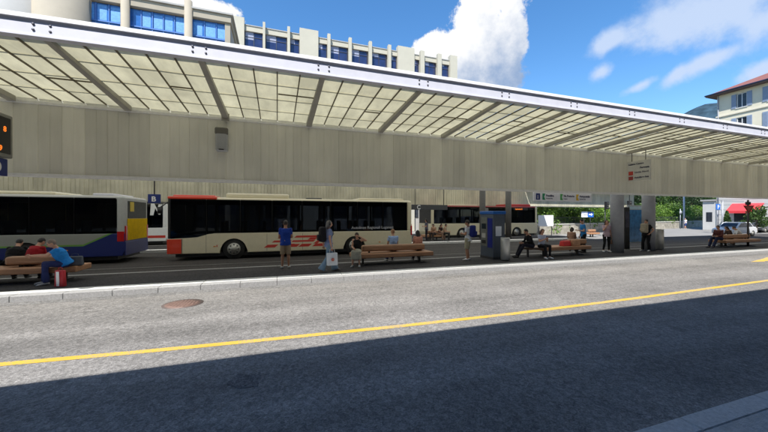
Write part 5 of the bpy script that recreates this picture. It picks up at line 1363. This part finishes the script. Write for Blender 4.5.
# ================================================================== LIGHT
sdir = V((2.3, 3.26, -5.48)).normalized()      # the way the light travels
sun = bpy.data.lights.new('sun', 'SUN'); sun.energy = 5.0; sun.angle = R(.5); sun.color = (1, .975, .93)
so = bpy.data.objects.new('sun', sun); COL.objects.link(so); so.rotation_euler = sdir.to_track_quat('-Z', 'Y').to_euler()
elev = math.asin(-sdir.z); az = math.atan2(-sdir.x, -sdir.y)      # compass angle of the sun from +Y towards +X
w = bpy.data.worlds.new('World'); sc.world = w; w.use_nodes = True
n, l = w.node_tree.nodes, w.node_tree.links
bg = n['Background']; out = n['World Output']
sky = n.new('ShaderNodeTexSky'); sky.sky_type = 'NISHITA'; sky.sun_disc = False; sky.sun_elevation = elev; sky.sun_rotation = az
sky.air_density = 1.1; sky.dust_density = .05; sky.ozone_density = 3.0; sky.altitude = 300
hs_ = n.new('ShaderNodeHueSaturation'); hs_.inputs['Saturation'].default_value = 1.24; l.new(sky.outputs[0], hs_.inputs['Color'])
l.new(hs_.outputs[0], bg.inputs[0]); bg.inputs[1].default_value = .132
def mth(op, a, b_=None, c_=None, clamp=False):
    x = n.new('ShaderNodeMath'); x.operation = op; x.use_clamp = clamp
    for i, v in enumerate((a, b_, c_)):
        if v is None: continue
        if isinstance(v, (int, float)): x.inputs[i].default_value = v
        else: l.new(v, x.inputs[i])
    return x.outputs[0]
def dot(vec, v):
    x = n.new('ShaderNodeVectorMath'); x.operation = 'DOT_PRODUCT'; l.new(vec, x.inputs[0]); x.inputs[1].default_value = v; return x.outputs['Value']
tc = n.new('ShaderNodeTexCoord'); D = tc.outputs['Generated']
def direction(u, v): return V((xc(u), yc(u), 216 - v)).normalized()
def wnoise(s_, det, rough=.6, off=(0, 0, 0), dist=0):
    mp = n.new('ShaderNodeMapping'); mp.inputs['Location'].default_value = off; l.new(D, mp.inputs[0])
    z = n.new('ShaderNodeTexNoise'); z.inputs['Scale'].default_value = s_; z.inputs['Detail'].default_value = det; z.inputs['Roughness'].default_value = rough; z.inputs['Distortion'].default_value = dist
    l.new(mp.outputs[0], z.inputs['Vector']); return z.outputs[0]
f1 = wnoise(9, 12, .66, (1, 2, 3), .1); f2 = wnoise(8.0, 10, .60, (5, 1, 0), .1)
def field(blobs):
    acc = None
    for (u, v, ru, rv, rot) in blobs:
        c = direction(u, v); dist = math.sqrt(FPX**2 + (u-384)**2 + (v-216)**2)
        a = V((c.y, -c.x, 0)).normalized(); b_ = c.cross(a) * -1
        if b_.z < 0: b_ = -b_
        ca, sa = math.cos(R(rot)), math.sin(R(rot)); a2 = a*ca + b_*sa; b2 = b_*ca - a*sa
        dc = mth('MAXIMUM', dot(D, c), .05)
        p = mth('DIVIDE', dot(D, a2), dc); q = mth('DIVIDE', dot(D, b2), dc)
        p = mth('MULTIPLY', p, dist/ru); q = mth('MULTIPLY', q, dist/rv)
        r2 = mth('SQRT', mth('ADD', mth('MULTIPLY', p, p), mth('MULTIPLY', q, q)))
        val = mth('SUBTRACT', 1, r2)
        acc = val if acc is None else mth('SMOOTH_MAX', acc, val, .25)
    return acc
# one billowing cumulus, and thin torn clouds
cum = field([(484, 12, 34, 34, 0), (466, 48, 44, 30, 20), (497, 50, 24, 42, 0), (438, 48, 34, 15, 20), (516, 34, 14, 24, 0), (490, 80, 30, 24, 0), (512, 10, 16, 26, 20), (462, 76, 28, 20, 0),
             (185, -2, 62, 16, -8), (120, -30, 90, 40, 0), (222, 20, 12, 18, -30)])
thin = field([(764, 70, 20, 12, 15), (706, 12, 84, 36, 5), (770, 18, 50, 34, 0), (740, 6, 66, 44, 0), (670, 22, 30, 24, 0), (672, 34, 36, 22, 20), (708, 60, 40, 11, 14), (677, 74, 20, 9, 35), (608, 42, 22, 13, 30), (602, 72, 15, 10, 20), (640, 86, 20, 6, 20)])
def ramp(x, a, b_): 
    r = n.new('ShaderNodeMapRange'); r.interpolation_type = 'SMOOTHSTEP'; r.inputs[1].default_value = a; r.inputs[2].default_value = b_; l.new(x, r.inputs[0]); return r.outputs[0]
mc_ = ramp(mth('ADD', cum, mth('MULTIPLY', mth('SUBTRACT', f1, .5), 2.3)), .0, .26)
mt_ = mth('MULTIPLY', ramp(mth('ADD', thin, mth('MULTIPLY', mth('SUBTRACT', f2, .5), 2.8)), -.20, .70), .90)
shade = ramp(mth('ADD', wnoise(8, 11, .62, (2, 7, 1)), mth('MULTIPLY', dot(D, tuple(direction(455, 25) - direction(505, 90))), 12)), .12, .72)
cc = n.new('ShaderNodeMix'); cc.data_type = 'RGBA'; l.new(shade, cc.inputs[0]); cc.inputs[6].default_value = (.26, .38, .60, 1); cc.inputs[7].default_value = (1.0, 1.0, 1.0, 1)
bc = n.new('ShaderNodeBackground'); l.new(cc.outputs[2], bc.inputs[0]); bc.inputs[1].default_value = .62
bt = n.new('ShaderNodeBackground'); bt.inputs[0].default_value = (.50, .60, .78, 1); bt.inputs[1].default_value = .72
m1 = n.new('ShaderNodeMixShader'); l.new(mt_, m1.inputs[0]); l.new(bg.outputs[0], m1.inputs[1]); l.new(bt.outputs[0], m1.inputs[2])
m2 = n.new('ShaderNodeMixShader'); l.new(mc_, m2.inputs[0]); l.new(m1.outputs[0], m2.inputs[1]); l.new(bc.outputs[0], m2.inputs[2])
l.new(m2.outputs[0], out.inputs[0])

# ================================================================== CAMERA
cam = bpy.data.cameras.new('camera'); cam.sensor_width = 36; cam.lens = FPX / 768 * 36; cam.clip_start = .05; cam.clip_end = 9000
co = bpy.data.objects.new('camera', cam); COL.objects.link(co); co.location = (0, 0, EYE); co.rotation_euler = (R(90), 0, -math.atan2(CA, SA))
sc.camera = co
sc.view_settings.view_transform = 'Standard'; sc.view_settings.look = 'None'; sc.view_settings.exposure = .80; sc.view_settings.gamma = 1; sc.view_settings.use_curve_mapping = False
sc.render.engine = 'CYCLES'; sc.cycles.use_denoising = True; sc.cycles.max_bounces = 8; sc.cycles.sample_clamp_indirect = 6
